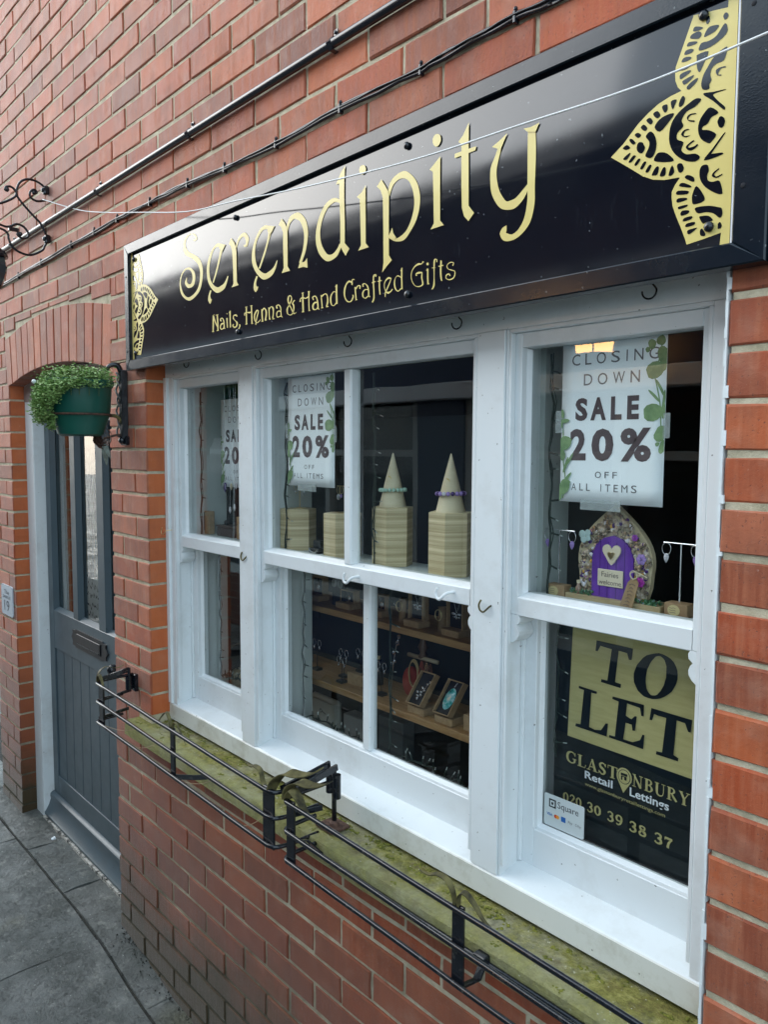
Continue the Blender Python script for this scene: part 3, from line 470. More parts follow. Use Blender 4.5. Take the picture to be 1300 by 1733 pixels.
ORN_OUTER=[19210,6150,18710,6240,18670,6140,18460,5620,18450,5540,18460,5420,18500,5320,18560,5250,18390,5230,18200,5180,18040,5100,17870,4990,17620,4760,17410,4620,17720,4390,17980,4190,18150,4100,18330,4050,18560,4030,18580,4020,18510,3940,18460,3850,18460,3760,18480,3640,18540,3480,18620,3300,18690,3130,18720,3040,18970,3070,19230,3110]
ORN_HOLES=[[18580,5170,18620,5130,18600,5050,18540,5030,18530,5090],[18400,5150,18490,5150,18460,5070,18430,5030],[18260,5120,18340,5130,18350,5050,18310,5020],[18120,5060,18190,5080,18240,5000,18180,4980],[18010,5000,18070,5020,18120,4950,18080,4920],[17920,4920,17970,4950,18030,4880,17990,4850],[17820,4840,17870,4860,17930,4810,17880,4780],[17730,4790,17770,4800,17840,4720,17790,4710],[17620,4700,17690,4730,17750,4670,17680,4660],[17630,4540,17740,4600,17750,4570,17690,4510],[17730,4470,17800,4540,17850,4520,17790,4460,17750,4450],[17830,4400,17890,4470,17930,4450,17870,4380],[17930,4320,17990,4400,18030,4380,17970,4300],[18020,4250,18080,4330,18120,4310,18070,4230],[18130,4180,18190,4270,18240,4260,18220,4160,18150,4160],[18260,4140,18310,4230,18350,4220,18350,4120,18290,4110],[18400,4100,18450,4230,18490,4140,18460,4090],[18530,4200,18560,4230,18610,4210,18640,4130,18600,4090,18560,4110],[18150,4860,18230,4950,18360,4980,18460,4960,18370,4860,18240,4770],[18010,4760,18050,4810,18100,4810,18160,4730,18190,4610,18170,4490,18120,4430,18060,4440,18010,4490,18060,4580,18070,4670],[18160,4370,18190,4450,18250,4470,18370,4420,18480,4290,18320,4310],[18870,5030,18790,5070,18670,5030,18520,4950,18420,4830,18390,4660,18420,4500,18510,4360,18660,4240,18810,4190,18880,4230,18810,4300,18670,4330,18590,4410,18620,4510,18520,4580,18520,4670,18610,4740,18580,4830,18650,4930,18780,4960],[19130,4770,19010,4880,18920,4830,18850,4730,18840,4600,18890,4480,19000,4390,19040,4400,19110,4480,19000,4570,18910,4600,18900,4640,18980,4670,19030,4740],[18890,5100,19040,5080,19210,5060,19210,5050,19060,5050,19050,5020,19130,4920,19220,4820,19200,4790,19050,4950],[18940,4170,19070,4310,19210,4460,19230,4450,19060,4250,19070,4230,19200,4210,19200,4180],[18000,4610,17990,4570,17960,4540,17930,4540,17900,4560,17870,4600,17860,4650,17870,4690,17890,4710,17920,4710,17960,4690,17980,4650],[19230,4620,19220,4580,19210,4560,19180,4550,19150,4570,19130,4610,19120,4650,19130,4680,19150,4710,19170,4710,19200,4690,19220,4660],[18710,6020,18730,6070,18800,6050,18860,6010,18790,6000],[18670,5940,18690,5980,18790,5990,18840,5940,18810,5890,18750,5900],[18630,5840,18650,5890,18770,5860,18760,5830],[18590,5740,18610,5790,18680,5790,18730,5760,18690,5730],[18550,5650,18580,5700,18660,5690,18700,5660,18650,5640],[18530,5540,18550,5560,18670,5550,18620,5530],[18530,5430,18540,5490,18660,5500,18700,5480,18650,5450,18560,5420],[18570,5370,18600,5390,18740,5410,18720,5370,18610,5320],[18640,5270,18700,5320,18800,5350,18790,5300,18680,5230],[18900,6150,18950,6130,18950,6060,18910,6040],[18880,5880,18900,5940,18960,5990,19090,5960,19040,5900,18940,5880],[18810,5720,18840,5810,18950,5800,19060,5830,19140,5920,19180,5950,19210,5900,19210,5820,19130,5760,18980,5710],[18780,5630,18790,5670,18950,5660,18890,5520,18830,5420,18790,5490],[19210,5630,19220,5580,19180,5460,19080,5450,19010,5410,18990,5330,19010,5250,18980,5200,18980,5140,18890,5160,18860,5250,18890,5360,18950,5450,19030,5550,19120,5600],[19220,6030,19210,6010,19190,6000,19170,6000,19160,6020,19150,6040,19150,6070,19160,6080,19170,6090,19190,6090,19210,6070,19220,6050],[18660,4000,18700,4030,18790,3980,18810,3920,18770,3920],[18580,3900,18620,3940,18750,3870,18750,3840],[18540,3790,18560,3840,18720,3800,18700,3760],[18540,3700,18570,3730,18690,3710,18700,3680,18570,3670],[18570,3590,18580,3610,18710,3610,18700,3580,18590,3570],[18610,3500,18640,3540,18740,3520,18730,3480,18630,3470],[18650,3400,18680,3430,18790,3430,18780,3390,18670,3380],[18690,3310,18720,3340,18830,3340,18830,3300,18720,3290],[18730,3240,18870,3250,18840,3220,18750,3180],[18790,3750,18840,3840,18930,3730,18970,3610,18810,3590,18780,3670],[19000,4090,19020,4010,19000,3960,19010,3880,19080,3840,19180,3830,19230,3670,19210,3640,19120,3680,18980,3790,18900,3910,18880,4020,18900,4090,18940,4110],[18830,3520,18880,3540,19040,3520,19180,3470,19230,3440,19240,3350,19200,3320,19110,3400,19000,3440,18880,3450],[18900,3390,18940,3400,19040,3380,19100,3320,19090,3300,19010,3300,18960,3290],[18930,3130,18920,3200,18950,3220,19000,3140,18990,3110],[19240,3200,19230,3180,19220,3170,19210,3170,19190,3170,19180,3190,19180,3220,19180,3240,19190,3250,19200,3260,19220,3250,19230,3230]]
ORN_CRESCENTS=[[18800,4860,-10,10,18710,4870,-10,10,18670,4830,-10,10,18700,4790,0,-10,18780,4760,0,-10],[18700,4670,-10,10,18630,4670,-10,10,18600,4620,-20,10,18650,4580,0,-10,18730,4580,0,0],[18780,4490,-10,10,18710,4460,-10,10,18680,4430,-20,0,18710,4390,0,-20,18790,4390,0,-20,18840,4420,10,-10],[19210,5360,0,10,19140,5370,-10,10,19090,5340,-20,20,19100,5290,-10,0,19150,5270,0,-10],[19170,4000,0,10,19100,3960,-10,10,19090,3920,-20,0,19140,3890,0,-10,19220,3910,0,-10]]
TOLET=[[16080,-3640,16870,-3650,16850,-3870,16790,-3880,16750,-3760,16570,-3750,16510,-4370,16640,-4380,16630,-4460,16200,-4440,16210,-4380,16340,-4380,16420,-3750,16270,-3740,16170,-3730,16110,-3850,16060,-3850],[15700,-4630,16120,-4650,16110,-4700,15990,-4700,15960,-5400,16090,-5420,16230,-5390,16330,-5230,16380,-5220,16360,-5480,15640,-5470,15650,-5410,15760,-5400,15820,-4690,15700,-4680],[16470,-4660,17130,-4660,17130,-4880,17080,-4880,17050,-4740,16780,-4720,16760,-4960,16880,-5000,16950,-4920,16990,-4920,16960,-5200,16910,-5210,16890,-5100,16760,-5100,16720,-5430,16920,-5430,17070,-5350,17120,-5230,17160,-5230,17140,-5500,16410,-5480,16420,-5430,16540,-5430,16600,-4730,16460,-4710],[17280,-4680,18070,-4700,18050,-4930,18000,-4930,17940,-4790,17780,-4780,17740,-5430,17840,-5460,17830,-5520,17400,-5520,17410,-5460,17520,-5450,17580,-4790,17420,-4790,17340,-4780,17300,-4910,17250,-4910]]
TOLET_O=[[17750,-4120,17710,-4200,17670,-4280,17600,-4350,17530,-4410,17450,-4460,17370,-4490,17290,-4510,17200,-4510,17120,-4500,17050,-4460,16990,-4420,16950,-4350,16910,-4280,16900,-4200,16900,-4110,16930,-4020,16960,-3940,17020,-3860,17080,-3780,17150,-3720,17240,-3680,17320,-3650,17400,-3630,17490,-3640,17560,-3660,17630,-3690,17690,-3740,17730,-3800,17760,-3870,17770,-3950,17770,-4030],[17550,-4050,17530,-4120,17510,-4200,17480,-4260,17450,-4320,17410,-4370,17380,-4410,17340,-4430,17300,-4440,17260,-4440,17230,-4420,17200,-4390,17170,-4340,17160,-4280,17150,-4220,17150,-4140,17160,-4070,17170,-3990,17200,-3920,17230,-3850,17260,-3800,17300,-3750,17330,-3710,17370,-3690,17410,-3680,17450,-3690,17480,-3710,17510,-3740,17530,-3790,17550,-3840,17550,-3910,17550,-3980]]
# ------------------------------------------------------------------ pavement
def gz(x):                                                      # the lane drops slightly to the right
    return -1.765 if x < -.45 else (-1.765-.075*(1-math.cos(min((x+.45)/.75, 1)*math.pi))/2 if x < .3 else -1.84-.06*(x-.3))
g = MB(); xs = [-9+.45*i for i in range(48)]
g.add([(x, y, gz(x)-.013) for x in xs for y in (.30, -2.64)], [(2*i, 2*i+1, 2*i+3, 2*i+2) for i in range(len(xs)-1)])
pave = struct(obj('pavement', g, M_SOIL))
far = MB().box(-60, 60, -60, 40, -2.45, -2.14); struct(obj('ground', far, M_SLAB))
rows = [(.11, -.092, .62, .006, .2), (-.104, -.60, .78, .005, .1), (-.606, -1.16, .70, .006, .5), (-1.166, -1.66, .66, .006, .3), (-1.666, -2.18, .72, .006, .6), (-2.186, -2.62, .7, .006, .0)]
rs = random.Random(5)
for (ya, yb, L0, gap, ph) in rows:
    x = -6.2+ph
    while x < 4.6:
        L_ = L0*rs.uniform(.62, 1.25)
        if ya > 0:                                              # strip beside the wall runs into the door recess
            segs = [(x, min(x+L_, 4.6))]
        x1 = x+L_; nx, ny = 5, 5
        vs = []; fs = []
        tx, ty = rs.uniform(-.004, .004), rs.uniform(-.003, .003)
        for i in range(nx):
            for j in range(ny):
                u, v = i/(nx-1), j/(ny-1); X = x+(x1-x)*u; Yy = ya+(yb-ya)*v
                e = (i in (0, nx-1)) or (j in (0, ny-1))
                if e and not (i in (0, nx-1) and j in (0, ny-1)):
                    if i in (0, nx-1): X += rs.uniform(-.006, .004)
                    else: Yy += rs.uniform(-.0012, .0012)
                vs.append((X, Yy, gz(X)+tx*(u-.5)+ty*(v-.5)+(rs.uniform(-.0035, .0035)-.003 if e else rs.uniform(-.002, .003))))
        for i in range(nx-1):
            for j in range(ny-1): a = i*ny+j; fs.append((a, a+1, a+ny+1, a+ny))
        rim = [i*ny for i in range(nx)]+[(nx-1)*ny+j for j in range(1, ny)]+[i*ny+ny-1 for i in range(nx-2, -1, -1)]+[j for j in range(ny-2, 0, -1)]
        n0 = len(vs)
        for r_ in rim: vs.append((vs[r_][0], vs[r_][1], vs[r_][2]-.03))
        m = len(rim); fs += [(rim[k], rim[(k+1) % m], n0+(k+1) % m, n0+k) for k in range(m)]
        o = obj('paving_slab', MB().add(vs, fs), M_SLAB, pave, smooth=False); smooth_angle(o, 50)
        x = x1+gap*rs.uniform(.6, 1.3)
# ------------------------------------------------------------------ brick wall
XL, XR, ZT = -2.72, 2.72, 2.78
WX0, WX1, WZ0, WZ1 = 0., 1.93, -.975, .300                       # window opening
DX0, DX1 = -1.463, -.297                                        # door opening
def arch(x, c=-.880, hw=.583, z0=.287, rise=.060):
    R = (hw*hw+rise*rise)/(2*rise); d = min(abs(x-c), hw); return z0+rise-R+math.sqrt(R*R-d*d)
def arch_out(x): return arch(x)+.222
wall = thing('brick_wall', 'red brick wall in stretcher bond with a shallow arch over the grey door', 'wall', (.0, .05, -1.8))
m = MB(); YM, YB_ = .0038, .262
m.box(-1.788, DX0-.004, YM, YB_, -2.0, .290); m.box(DX1+.004, WX0-.004, YM, YB_, -2.0, .290)
m.box(WX1+.004, XR, YM, YB_, -2.0, WZ1); m.box(WX0-.004, WX1+.004, YM, YB_, -2.0, WZ0-.0)
n_ = 36
for i in range(n_):
    a, b = DX0-.004+(DX1-DX0+.008)*i/n_, DX0-.004+(DX1-DX0+.008)*(i+1)/n_
    za, zb = arch(a)+.004, arch(b)+.004
    m.add([(a, YM, za), (b, YM, zb), (b, YM, .56), (a, YM, .56), (a, YB_, za), (b, YB_, zb), (b, YB_, .56), (a, YB_, .56)], [(0, 1, 2, 3), (4, 7, 6, 5), (0, 4, 5, 1)])
m.box(-1.788, DX0-.004, YM, YB_, .290, .56); m.box(DX1+.004, XR, YM, YB_, WZ1, .56)
m.box(XL, -1.788, YM, YB_, .33, .56); m.box(XL, XR, YM, YB_, .56, ZT)
m.box(WX1+.004-.001, WX1+.0, YM+.01, YM+.02, 0, .01)
obj('mortar', m, M_MORTAR, wall)
rb = random.Random(11)
def brick_mesh(L_, H=.065, D=.10, seed=0):
    r = random.Random(seed); j = lambda s: r.uniform(-s, s); c = .003
    pts = [(-.5, -.5), (0, -.5), (.5, -.5), (.5, 0), (.5, .5), (0, .5), (-.5, .5), (-.5, 0)]
    outer = [(p[0]*L_+j(.0016), .003+j(.001), p[1]*H+j(.0018)) for p in pts]
    inner = [((p[0]*L_-math.copysign(c, p[0])*(abs(p[0]) > .1))+j(.0012), j(.0004), (p[1]*H-math.copysign(c, p[1])*(abs(p[1]) > .1))+j(.001)) for p in pts]
    back = [(o_[0], D, o_[2]) for o_ in outer]
    v = inner+outer+back
    f = [tuple(range(8))]+[(i, 8+i, 8+(i+1) % 8, (i+1) % 8) for i in range(8)]+[(8+i, 16+i, 16+(i+1) % 8, 8+(i+1) % 8) for i in range(8)]
    return v, f
VAR = {k: [brick_mesh({'s': .216, 'h': .103}[k], seed=31*i+(k == 's')) for i in range(8)] for k in 'sh'}
VARM = {}
for k in VAR:
    for i, (v, f) in enumerate(VAR[k]):
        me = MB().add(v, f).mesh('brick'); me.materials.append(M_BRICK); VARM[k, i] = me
bricks = []   # (score, x, z, L, H, kind, variant, jitterY, tilt)
def add_brick(x0, x1, z0, z1):
    L_ = x1-x0; H = z1-z0
    if L_ < .018 or H < .012: return
    cx, cz = (x0+x1)/2, (z0+z1)/2
    k = 's' if L_ > .15 else 'h'; jy = rb.uniform(-.0025, .0022)
    c4 = [project((x, 0, z)) for x, z in ((x0, z0), (x1, z0), (x1, z1), (x0, z1))]
    sc = 0
    if all(c4):
        mx = sum(c[0] for c in c4)/4; my = sum(c[1] for c in c4)/4
        hid = -.03 < cx < 1.98 and .27 < cz < .655
        if -20 < mx < 1310 and -20 < my < 1750 and not hid:
            sc = abs(sum(c4[i][0]*c4[(i+1) % 4][1]-c4[(i+1) % 4][0]*c4[i][1] for i in range(4)))/2
    bricks.append((sc, cx, cz, L_, H, k, rb.randrange(8), jy, rb.uniform(-.004, .004)))
for c in range(-25, 37):
    z0, z1 = .075*c+.005, .075*c+.070; zm = (z0+z1)/2
    off = .0125*0+.022*min(1, max(0, (9-c)/10))
    wav = .0012*math.sin(c*1.7)
    sol = [(XL, XR)]
    def cut(sol, a, b):
        o = []
        for (p, q) in sol:
            if b <= p or a >= q: o.append((p, q)); continue
            if p < a: o.append((p, a))
            if b < q: o.append((b, q))
        return o
    if zm < WZ1 and zm > WZ0: sol = cut(sol, WX0, WX1)
    if -.975 <= zm < -.90: sol = cut(sol, -.105, 2.05)
    if zm < .30: sol = cut(sol, DX0, DX1)
    if zm < .36: sol = cut(sol, XL-1, -1.788)
    in_arch = zm > .29 and zm < .60
    for (p, q) in sol:
        k = math.floor((p-off)/.1125)-2
        if (k-c-1) % 2: k -= 1
        x = k*.1125+off
        while x < q:
            a, b = max(p, x+.0045+wav), min(q, x+.225-.0045+wav)
            if a-p < .03: a = p
            else: a += rb.uniform(-.0012, .0012)
            if q-b < .03: b = q
            if b-a > .018:
                if in_arch and b > DX0-.03 and a < DX1+.03:
                    # courses meeting the arch are cut to its curve
                    if a < DX0-.035: add_brick(a, DX0-.025-.008*(c-3), z0, z1)
                    if b > DX1+.035: add_brick(DX1+.012+.004*(c-3), b, z0, z1)
                    a2, b2 = max(a, DX0-.03), min(b, DX1+.03); lo = max(arch_out(a2), arch_out(b2), arch_out((a2+b2)/2))+.008
                    if zm > .42 and b2-a2 > .02 and z1-max(z0, lo) > .014: add_brick(a2, b2, max(z0, lo), z1)
                else: add_brick(a, b, z0, z1)
            x += .225
# soldier course of the arch: one thin brick on end after another
NA = 15
arch_b = []
for i in range(NA):
    a = DX0-.028+(DX1-DX0+.045)*i/NA+.0035; b = DX0-.028+(DX1-DX0+.045)*(i+1)/NA-.0035
    fan = lambda x: (x+.880)*.035
    fa, fb = fan(a), fan(b); j = rb.uniform(-.0012, .0012)
    p0, p1, p2, p3 = (a, arch(a)), (b, arch(b)), (b+fb, arch_out(b)-.004), (a+fa, arch_out(a)-.004)
    mm = MB(); vs = []
    for y, ins in ((j, .0025), (j+.003, 0), (.10, 0)):
        for (px, pz), (sx, sz) in zip((p0, p1, p2, p3), ((1, 1), (-1, 1), (-1, -1), (1, -1))): vs.append((px+sx*ins, y, pz+sz*ins))
    mm.add(vs, [(0, 1, 2, 3)]+[(4*r+k, 4*r+(k+1) % 4, 4*r+4+(k+1) % 4, 4*r+4+k) for r in (0, 1) for k in range(4)])
    cx, cz = (a+b)/2, arch(a)+.11
    me = mm.mesh('brick')
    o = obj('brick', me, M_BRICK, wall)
bricks.sort(key=lambda t: -t[0])
NOBJ = 300-NA
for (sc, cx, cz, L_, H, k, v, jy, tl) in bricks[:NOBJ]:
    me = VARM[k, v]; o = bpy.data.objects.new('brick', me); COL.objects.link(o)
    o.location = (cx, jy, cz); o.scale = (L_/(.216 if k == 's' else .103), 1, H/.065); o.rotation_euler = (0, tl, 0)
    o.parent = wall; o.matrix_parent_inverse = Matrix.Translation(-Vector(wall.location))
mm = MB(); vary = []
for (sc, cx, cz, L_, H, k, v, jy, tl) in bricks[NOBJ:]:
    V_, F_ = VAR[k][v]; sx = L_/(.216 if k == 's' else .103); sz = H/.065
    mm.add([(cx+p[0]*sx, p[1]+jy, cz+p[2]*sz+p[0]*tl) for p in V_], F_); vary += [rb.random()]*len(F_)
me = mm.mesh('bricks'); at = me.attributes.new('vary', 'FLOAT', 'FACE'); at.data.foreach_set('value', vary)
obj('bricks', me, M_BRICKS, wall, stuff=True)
# sprayed-over bead of white paint where frame meets the brick at the right of the window
mm = MB(); rr = random.Random(3); z = -.92
while z < .26:
    h = rr.uniform(.012, .03); x = 1.926-rr.uniform(0, .002)
    mm.box(x, 1.9320+rr.uniform(0, .0015) if (z % .075) < .012 else 1.9285, .001-rr.uniform(0, .002), .02, z, z+h); z += h
obj('paint_edge', mm, M_WHITE, wall)
# ------------------------------------------------------------------ stone sill
sill = thing('stone_sill', 'long stone window sill grown over with green moss under the shop window', 'window sill', (1., 0, -.95))
def sill_block(x0, x1, seed):
    r = random.Random(seed); mm = MB(); n = 15; vs = []
    prof = [(-.050, -.975), (-.050, -.932), (-.046, -.9270), (.02, -.9275), (.085, -.9285), (.2, -.929), (.2, -.975)]
    for i in range(n):
        x = x0+(x1-x0)*i/(n-1)
        for j, (y, z) in enumerate(prof): vs.append((x, y+(r.uniform(-.0018, .0018) if j < 4 else 0), z+(r.uniform(-.0014, .0014) if 0 < j < 5 else 0)))
    k = len(prof); fs = [(i*k+j, i*k+(j+1) % k, (i+1)*k+(j+1) % k, (i+1)*k+j) for i in range(n-1) for j in range(k)]+[tuple(range(k)), tuple((n-1)*k+j for j in range(k-1, -1, -1))]
    o = obj('sill_stone', mm.add(vs, fs), M_STONE, sill); smooth_angle(o, 35)
sill_block(-.105, .905, 1); sill_block(.908, 2.05, 2)
mc = MB(); gc = MB(); rm_ = random.Random(33)
for k in range(150):                                            # raised cushions of moss, thickest along the back of the stone
    cx, cy = rm_.uniform(-.09, 2.0), (.066-abs(rm_.gauss(0, .022)) if rm_.random() < .65 else rm_.uniform(-.044, .06))
    for q in range(rm_.randint(3, 9)):
        r = rm_.uniform(.0012, .0034); mc.ball((cx+rm_.gauss(0, .006), max(-.047, cy+rm_.gauss(0, .003)), -.9272+r*.15), r, 6, 4, (1.3, 1.2, .55))
for k in range(170):
    r = rm_.uniform(.0005, .0017); gc.ball((rm_.uniform(-.09, 2.0), rm_.uniform(-.045, .062), -.9268), r, 5, 3, (1.4, 1, .6))
obj('moss_cushions', mc, mat('moss', lambda n: (n.col(n.ramp(n.noise(130., None, 3), [(.3, (.07, .08, .008)), (.6, (.21, .21, .03))])), n.bump(n.noise(500., None, 3), 1., .002)), rough=.95), sill, stuff=True)
obj('pale_grit', gc, mat('pale_grit', col=(.50, .48, .36), rough=.8), sill, stuff=True)
# ------------------------------------------------------------------ shop window
win = thing('shop_window', 'white painted triple sash window of the gift shop with mullions between the bays', 'window', (.96, .1, -.9))
fr = MB()
fr.box(0, 1.93, .07, .20, .236, .31, .0015)                               # head
fr.box(0, .022, .062, .20, -.862, .236, .0015); fr.box(.022, .048, .0705, .20, -.862, .2355, .0015)  # left jamb, two steps
fr.box(1.896, 1.93, .062, .20, -.862, .236, .0015); fr.box(1.872, 1.896, .0705, .20, -.862, .2355, .0015)
obj('outer_frame', fr, M_WHITE, win)
tr = MB()
for a, b in ((.048, .467), (.5485, 1.384), (1.466, 1.872)):               # moulding under the head of each bay
    tr.box(a+.0005, b-.0005, .0725, .10, .2285, .2358, .001)
obj('head_moulding', tr, M_WHITE, win)
for a, b in ((.467, .5485), (1.384, 1.466)):
    mu = MB().box(a+.006, b-.006, .0675, .25, -.8625, .2357, .0012); mu.box(a, a+.0055, .0715, .25, -.8625, .2355, .001); mu.box(b-.0055, b, .0715, .25, -.8625, .2355, .001)
    obj('mullion', mu, M_WHITE, win)
sl_ = MB(); n = 2
def ysill(z): return z
vs = []
for x in (.0, 1.925):
    for (y, z) in ((.066, -.9170), (.066, -.8665), (.0685, -.8645), (.0685, -.9170)): vs.append((x, y, z))
sl_.add(vs, [(i, (i+1) % 4, 4+(i+1) % 4, 4+i) for i in range(4)]+[(3, 2, 1, 0), (4, 5, 6, 7)])
obj('sill_nosing', sl_, M_SILLW, win)
sl_ = MB(); vs = []
for x in (.0, 1.925):
    for (y, z) in ((.0686, -.9170), (.0686, -.8645), (.071, -.862), (.135, -.846), (.2, -.842), (.2, -.9170)): vs.append((x, y, z))
sl_.add(vs, [(i, (i+1) % 6, 6+(i+1) % 6, 6+i) for i in range(6)]+[(5, 4, 3, 2, 1, 0), (6, 7, 8, 9, 10, 11)])
obj('timber_sill', sl_, M_WHITE, win)
BAYS = [(.048, .467), (.5485, 1.384), (1.466, 1.872)]
HORN = [(0, -.321), (.024, -.321), (.0275, -.327), (.0265, -.335), (.019, -.3415), (.023, -.346), (.0262, -.354), (.0255, -.362), (.020, -.370), (.012, -.3765), (0, -.3795)]
for bi, (a, b) in enumerate(BAYS):
    # upper sash, outside
    s_ = MB(); st = .0225
    s_.box(a+.001, a+st, .085, .125, -.321, .2285, .0012); s_.box(b-st, b-.001, .085, .125, -.321, .2285, .0012)
    s_.box(a+st, b-st, .085, .125, .2005, .2285, .0012)
    vs = []
    for x in (a+st, b-st):
        for (y, z) in ((.085, -.3205), (.085, -.287), (.088, -.284), (.110, -.2775), (.128, -.2775), (.128, -.3205)): vs.append((x, y, z))
    s_.add(vs, [(i, (i+1) % 6, 6+(i+1) % 6, 6+i) for i in range(6)])
    o = obj('upper_sash', s_, M_WHITE, win)
    for sgn in (0, 1):
        f0 = (lambda x, z, y=.0853: ((a+.001+x) if not sgn else (b-.001-x), y, z)); f1 = (lambda x, z, y=.130: ((a+.001+x) if not sgn else (b-.001-x), y, z))
        h = obj('sash_horn', MB().prism(HORN, f0, f1), M_WHITE, o)
    pt = MB()                                                             # putty bevels
    for x, q in ((a+st, 1), (b-st, -1)):
        pt.add([(x, .100, -.283), (x+q*.006, .110, -.277), (x+q*.006, .110, .198), (x, .100, .2)], [(0, 1, 2, 3)])
    obj('putty', pt, M_WHITE, o)
    obj('glass_pane', MB().box(a+.012, b-.012, .1105, .1135, -.29, .215), M_GLASS, o)
    if bi == 1:
        obj('glazing_bar', MB().box(.9305, .960, .0885, .122, -.2835, .2, .004), M_WHITE, o)
    # lower sash, inside
    l_ = MB(); st2 = .0355
    l_.box(a+.001, a+st2, .1325, .172, -.8535, -.30, .0015); l_.box(b-st2, b-.001, .1325, .172, -.8535, -.30, .0015)
    l_.box(a+st2, b-st2, .1325, .172, -.8535, -.768, .0015); l_.box(a+st2, b-st2, .1325, .172, -.335, -.30, .0015)
    o = obj('lower_sash', l_, M_WHITE, win)
    pt = MB(); pt.add([(a+st2, .145, -.768), (b-st2, .145, -.768), (b-st2, .1545, -.7615), (a+st2, .1545, -.7615)], [(0, 1, 2, 3)])
    pt.add([(a+st2, .145, -.768), (a+st2+.006, .1545, -.762), (a+st2+.006, .1545, -.33), (a+st2, .145, -.33)], [(0, 1, 2, 3)])
    obj('putty', pt, M_WHITE, o)
    obj('glass_pane', MB().box(a+.02, b-.02, .155, .158, -.78, -.32), M_GLASS, o)
    if bi == 1: obj('glazing_bar', MB().box(.944, .974, .140, .168, -.767, -.334, .004), M_WHITE, o)
    # parting beads
    pb = MB(); pb.box(a+.0005, a+.0075, .072, .0845, -.84, .228, .001); pb.box(b-.0075, b-.0005, .072, .0845, -.84, .228, .001)
    pb.box(a+.0005, a+.009, .1255, .1322, -.845, -.322, .001); pb.box(b-.009, b-.0005, .1255, .1322, -.845, -.322, .001)
    obj('bead', pb, M_WHITE, win)
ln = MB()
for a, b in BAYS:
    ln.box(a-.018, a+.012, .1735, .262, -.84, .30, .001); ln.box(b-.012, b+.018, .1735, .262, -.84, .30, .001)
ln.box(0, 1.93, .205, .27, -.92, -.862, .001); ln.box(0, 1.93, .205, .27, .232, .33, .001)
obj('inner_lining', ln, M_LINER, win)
# ------------------------------------------------------------------ rooms behind
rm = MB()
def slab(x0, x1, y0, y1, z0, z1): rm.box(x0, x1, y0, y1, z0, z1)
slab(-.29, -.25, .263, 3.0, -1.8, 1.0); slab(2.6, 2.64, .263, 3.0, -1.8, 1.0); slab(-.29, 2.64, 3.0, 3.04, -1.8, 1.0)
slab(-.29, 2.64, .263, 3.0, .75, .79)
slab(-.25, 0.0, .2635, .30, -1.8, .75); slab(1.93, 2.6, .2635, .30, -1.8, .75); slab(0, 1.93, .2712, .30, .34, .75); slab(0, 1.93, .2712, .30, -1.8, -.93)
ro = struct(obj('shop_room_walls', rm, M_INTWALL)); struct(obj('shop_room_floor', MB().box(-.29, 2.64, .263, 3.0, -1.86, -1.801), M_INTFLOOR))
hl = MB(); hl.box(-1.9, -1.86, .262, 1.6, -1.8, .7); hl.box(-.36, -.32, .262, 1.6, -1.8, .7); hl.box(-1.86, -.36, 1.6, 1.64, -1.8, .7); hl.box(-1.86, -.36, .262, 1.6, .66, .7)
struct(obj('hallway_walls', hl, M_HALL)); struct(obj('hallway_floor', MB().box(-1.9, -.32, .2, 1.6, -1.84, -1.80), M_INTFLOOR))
# ------------------------------------------------------------------ front door
door = thing('front_door', 'grey blue part-glazed door with plank panel and black letter plate', 'door', (-.9, .12, -1.75))
YD = .115; dx0, dx1 = -1.352, -.405
d = MB()
d.box(dx0, -1.288, YD, YD+.045, -1.70, .215, .002)
d.box(-.47, dx1, YD, YD+.045, -1.70, .215, .002)
d.box(-1.288, -.47, YD+.0004, YD+.045, .112, .215, .002); d.box(-1.288, -.47, YD+.0004, YD+.045, -.934, -.752, .002)
d.box(-1.288, -.47, YD+.0004, YD+.045, -1.70, -1.553, .002)
obj('door_frame_rails', d, M_DOOR, door)
mu = [(-1.034, -.975), (-.741, -.668)]
for a, b in mu: obj('muntin', MB().box(a, b, YD+.0002, YD+.043, -.752, .112, .002), M_DOOR, door)
for a, b in ((-1.288, -1.034), (-.975, -.741), (-.668, -.47)):
    o = obj('glass_pane', MB().box(a-.002, b+.002, YD+.024, YD+.028, -.755, .114), M_GLASS, door)
    bm = MB()
    P0 = [(a, -.752), (b, -.752), (b, .112), (a, .112)]; P1 = [(a+.016, -.737), (b-.016, -.737), (b-.016, .097), (a+.016, .097)]
    for i in range(4):
        k = (i+1) % 4; bm.add([(P0[i][0], YD+.003, P0[i][1]), (P0[k][0], YD+.003, P0[k][1]), (P1[k][0], YD+.0225, P1[k][1]), (P1[i][0], YD+.0225, P1[i][1])], [(0, 1, 2, 3)])
    obj('glazing_bead', bm, M_DOOR, o)
px = -1.288; nP = 8; wp = (-.47+1.288)/nP
for i in range(nP): obj('plank', MB().box(px+i*wp+.0012, px+(i+1)*wp-.0012, YD+.006, YD+.03, -1.553, -.934, .0028), M_DOOR, door)
obj('door_back', MB().box(-1.288, -.47, YD+.031, YD+.042, -1.553, -.934), M_DOOR, door)
wb = MB(); pr = [(.0, -1.645), (-.010, -1.648), (-.018, -1.656), (-.019, -1.668), (-.017, -1.682), (-.026, -1.708), (-.042, -1.735), (-.047, -1.740), (-.047, -1.750), (.0, -1.752)]
wb.prism(pr, lambda y, z: (dx0-.002, YD+y-.0004, z), lambda y, z: (dx1, YD+y-.0004, z)); o = obj('weatherboard', wb, M_DOOR, door); smooth_angle(o, 30)
thr = MB(); rt = random.Random(17); x = -1.35
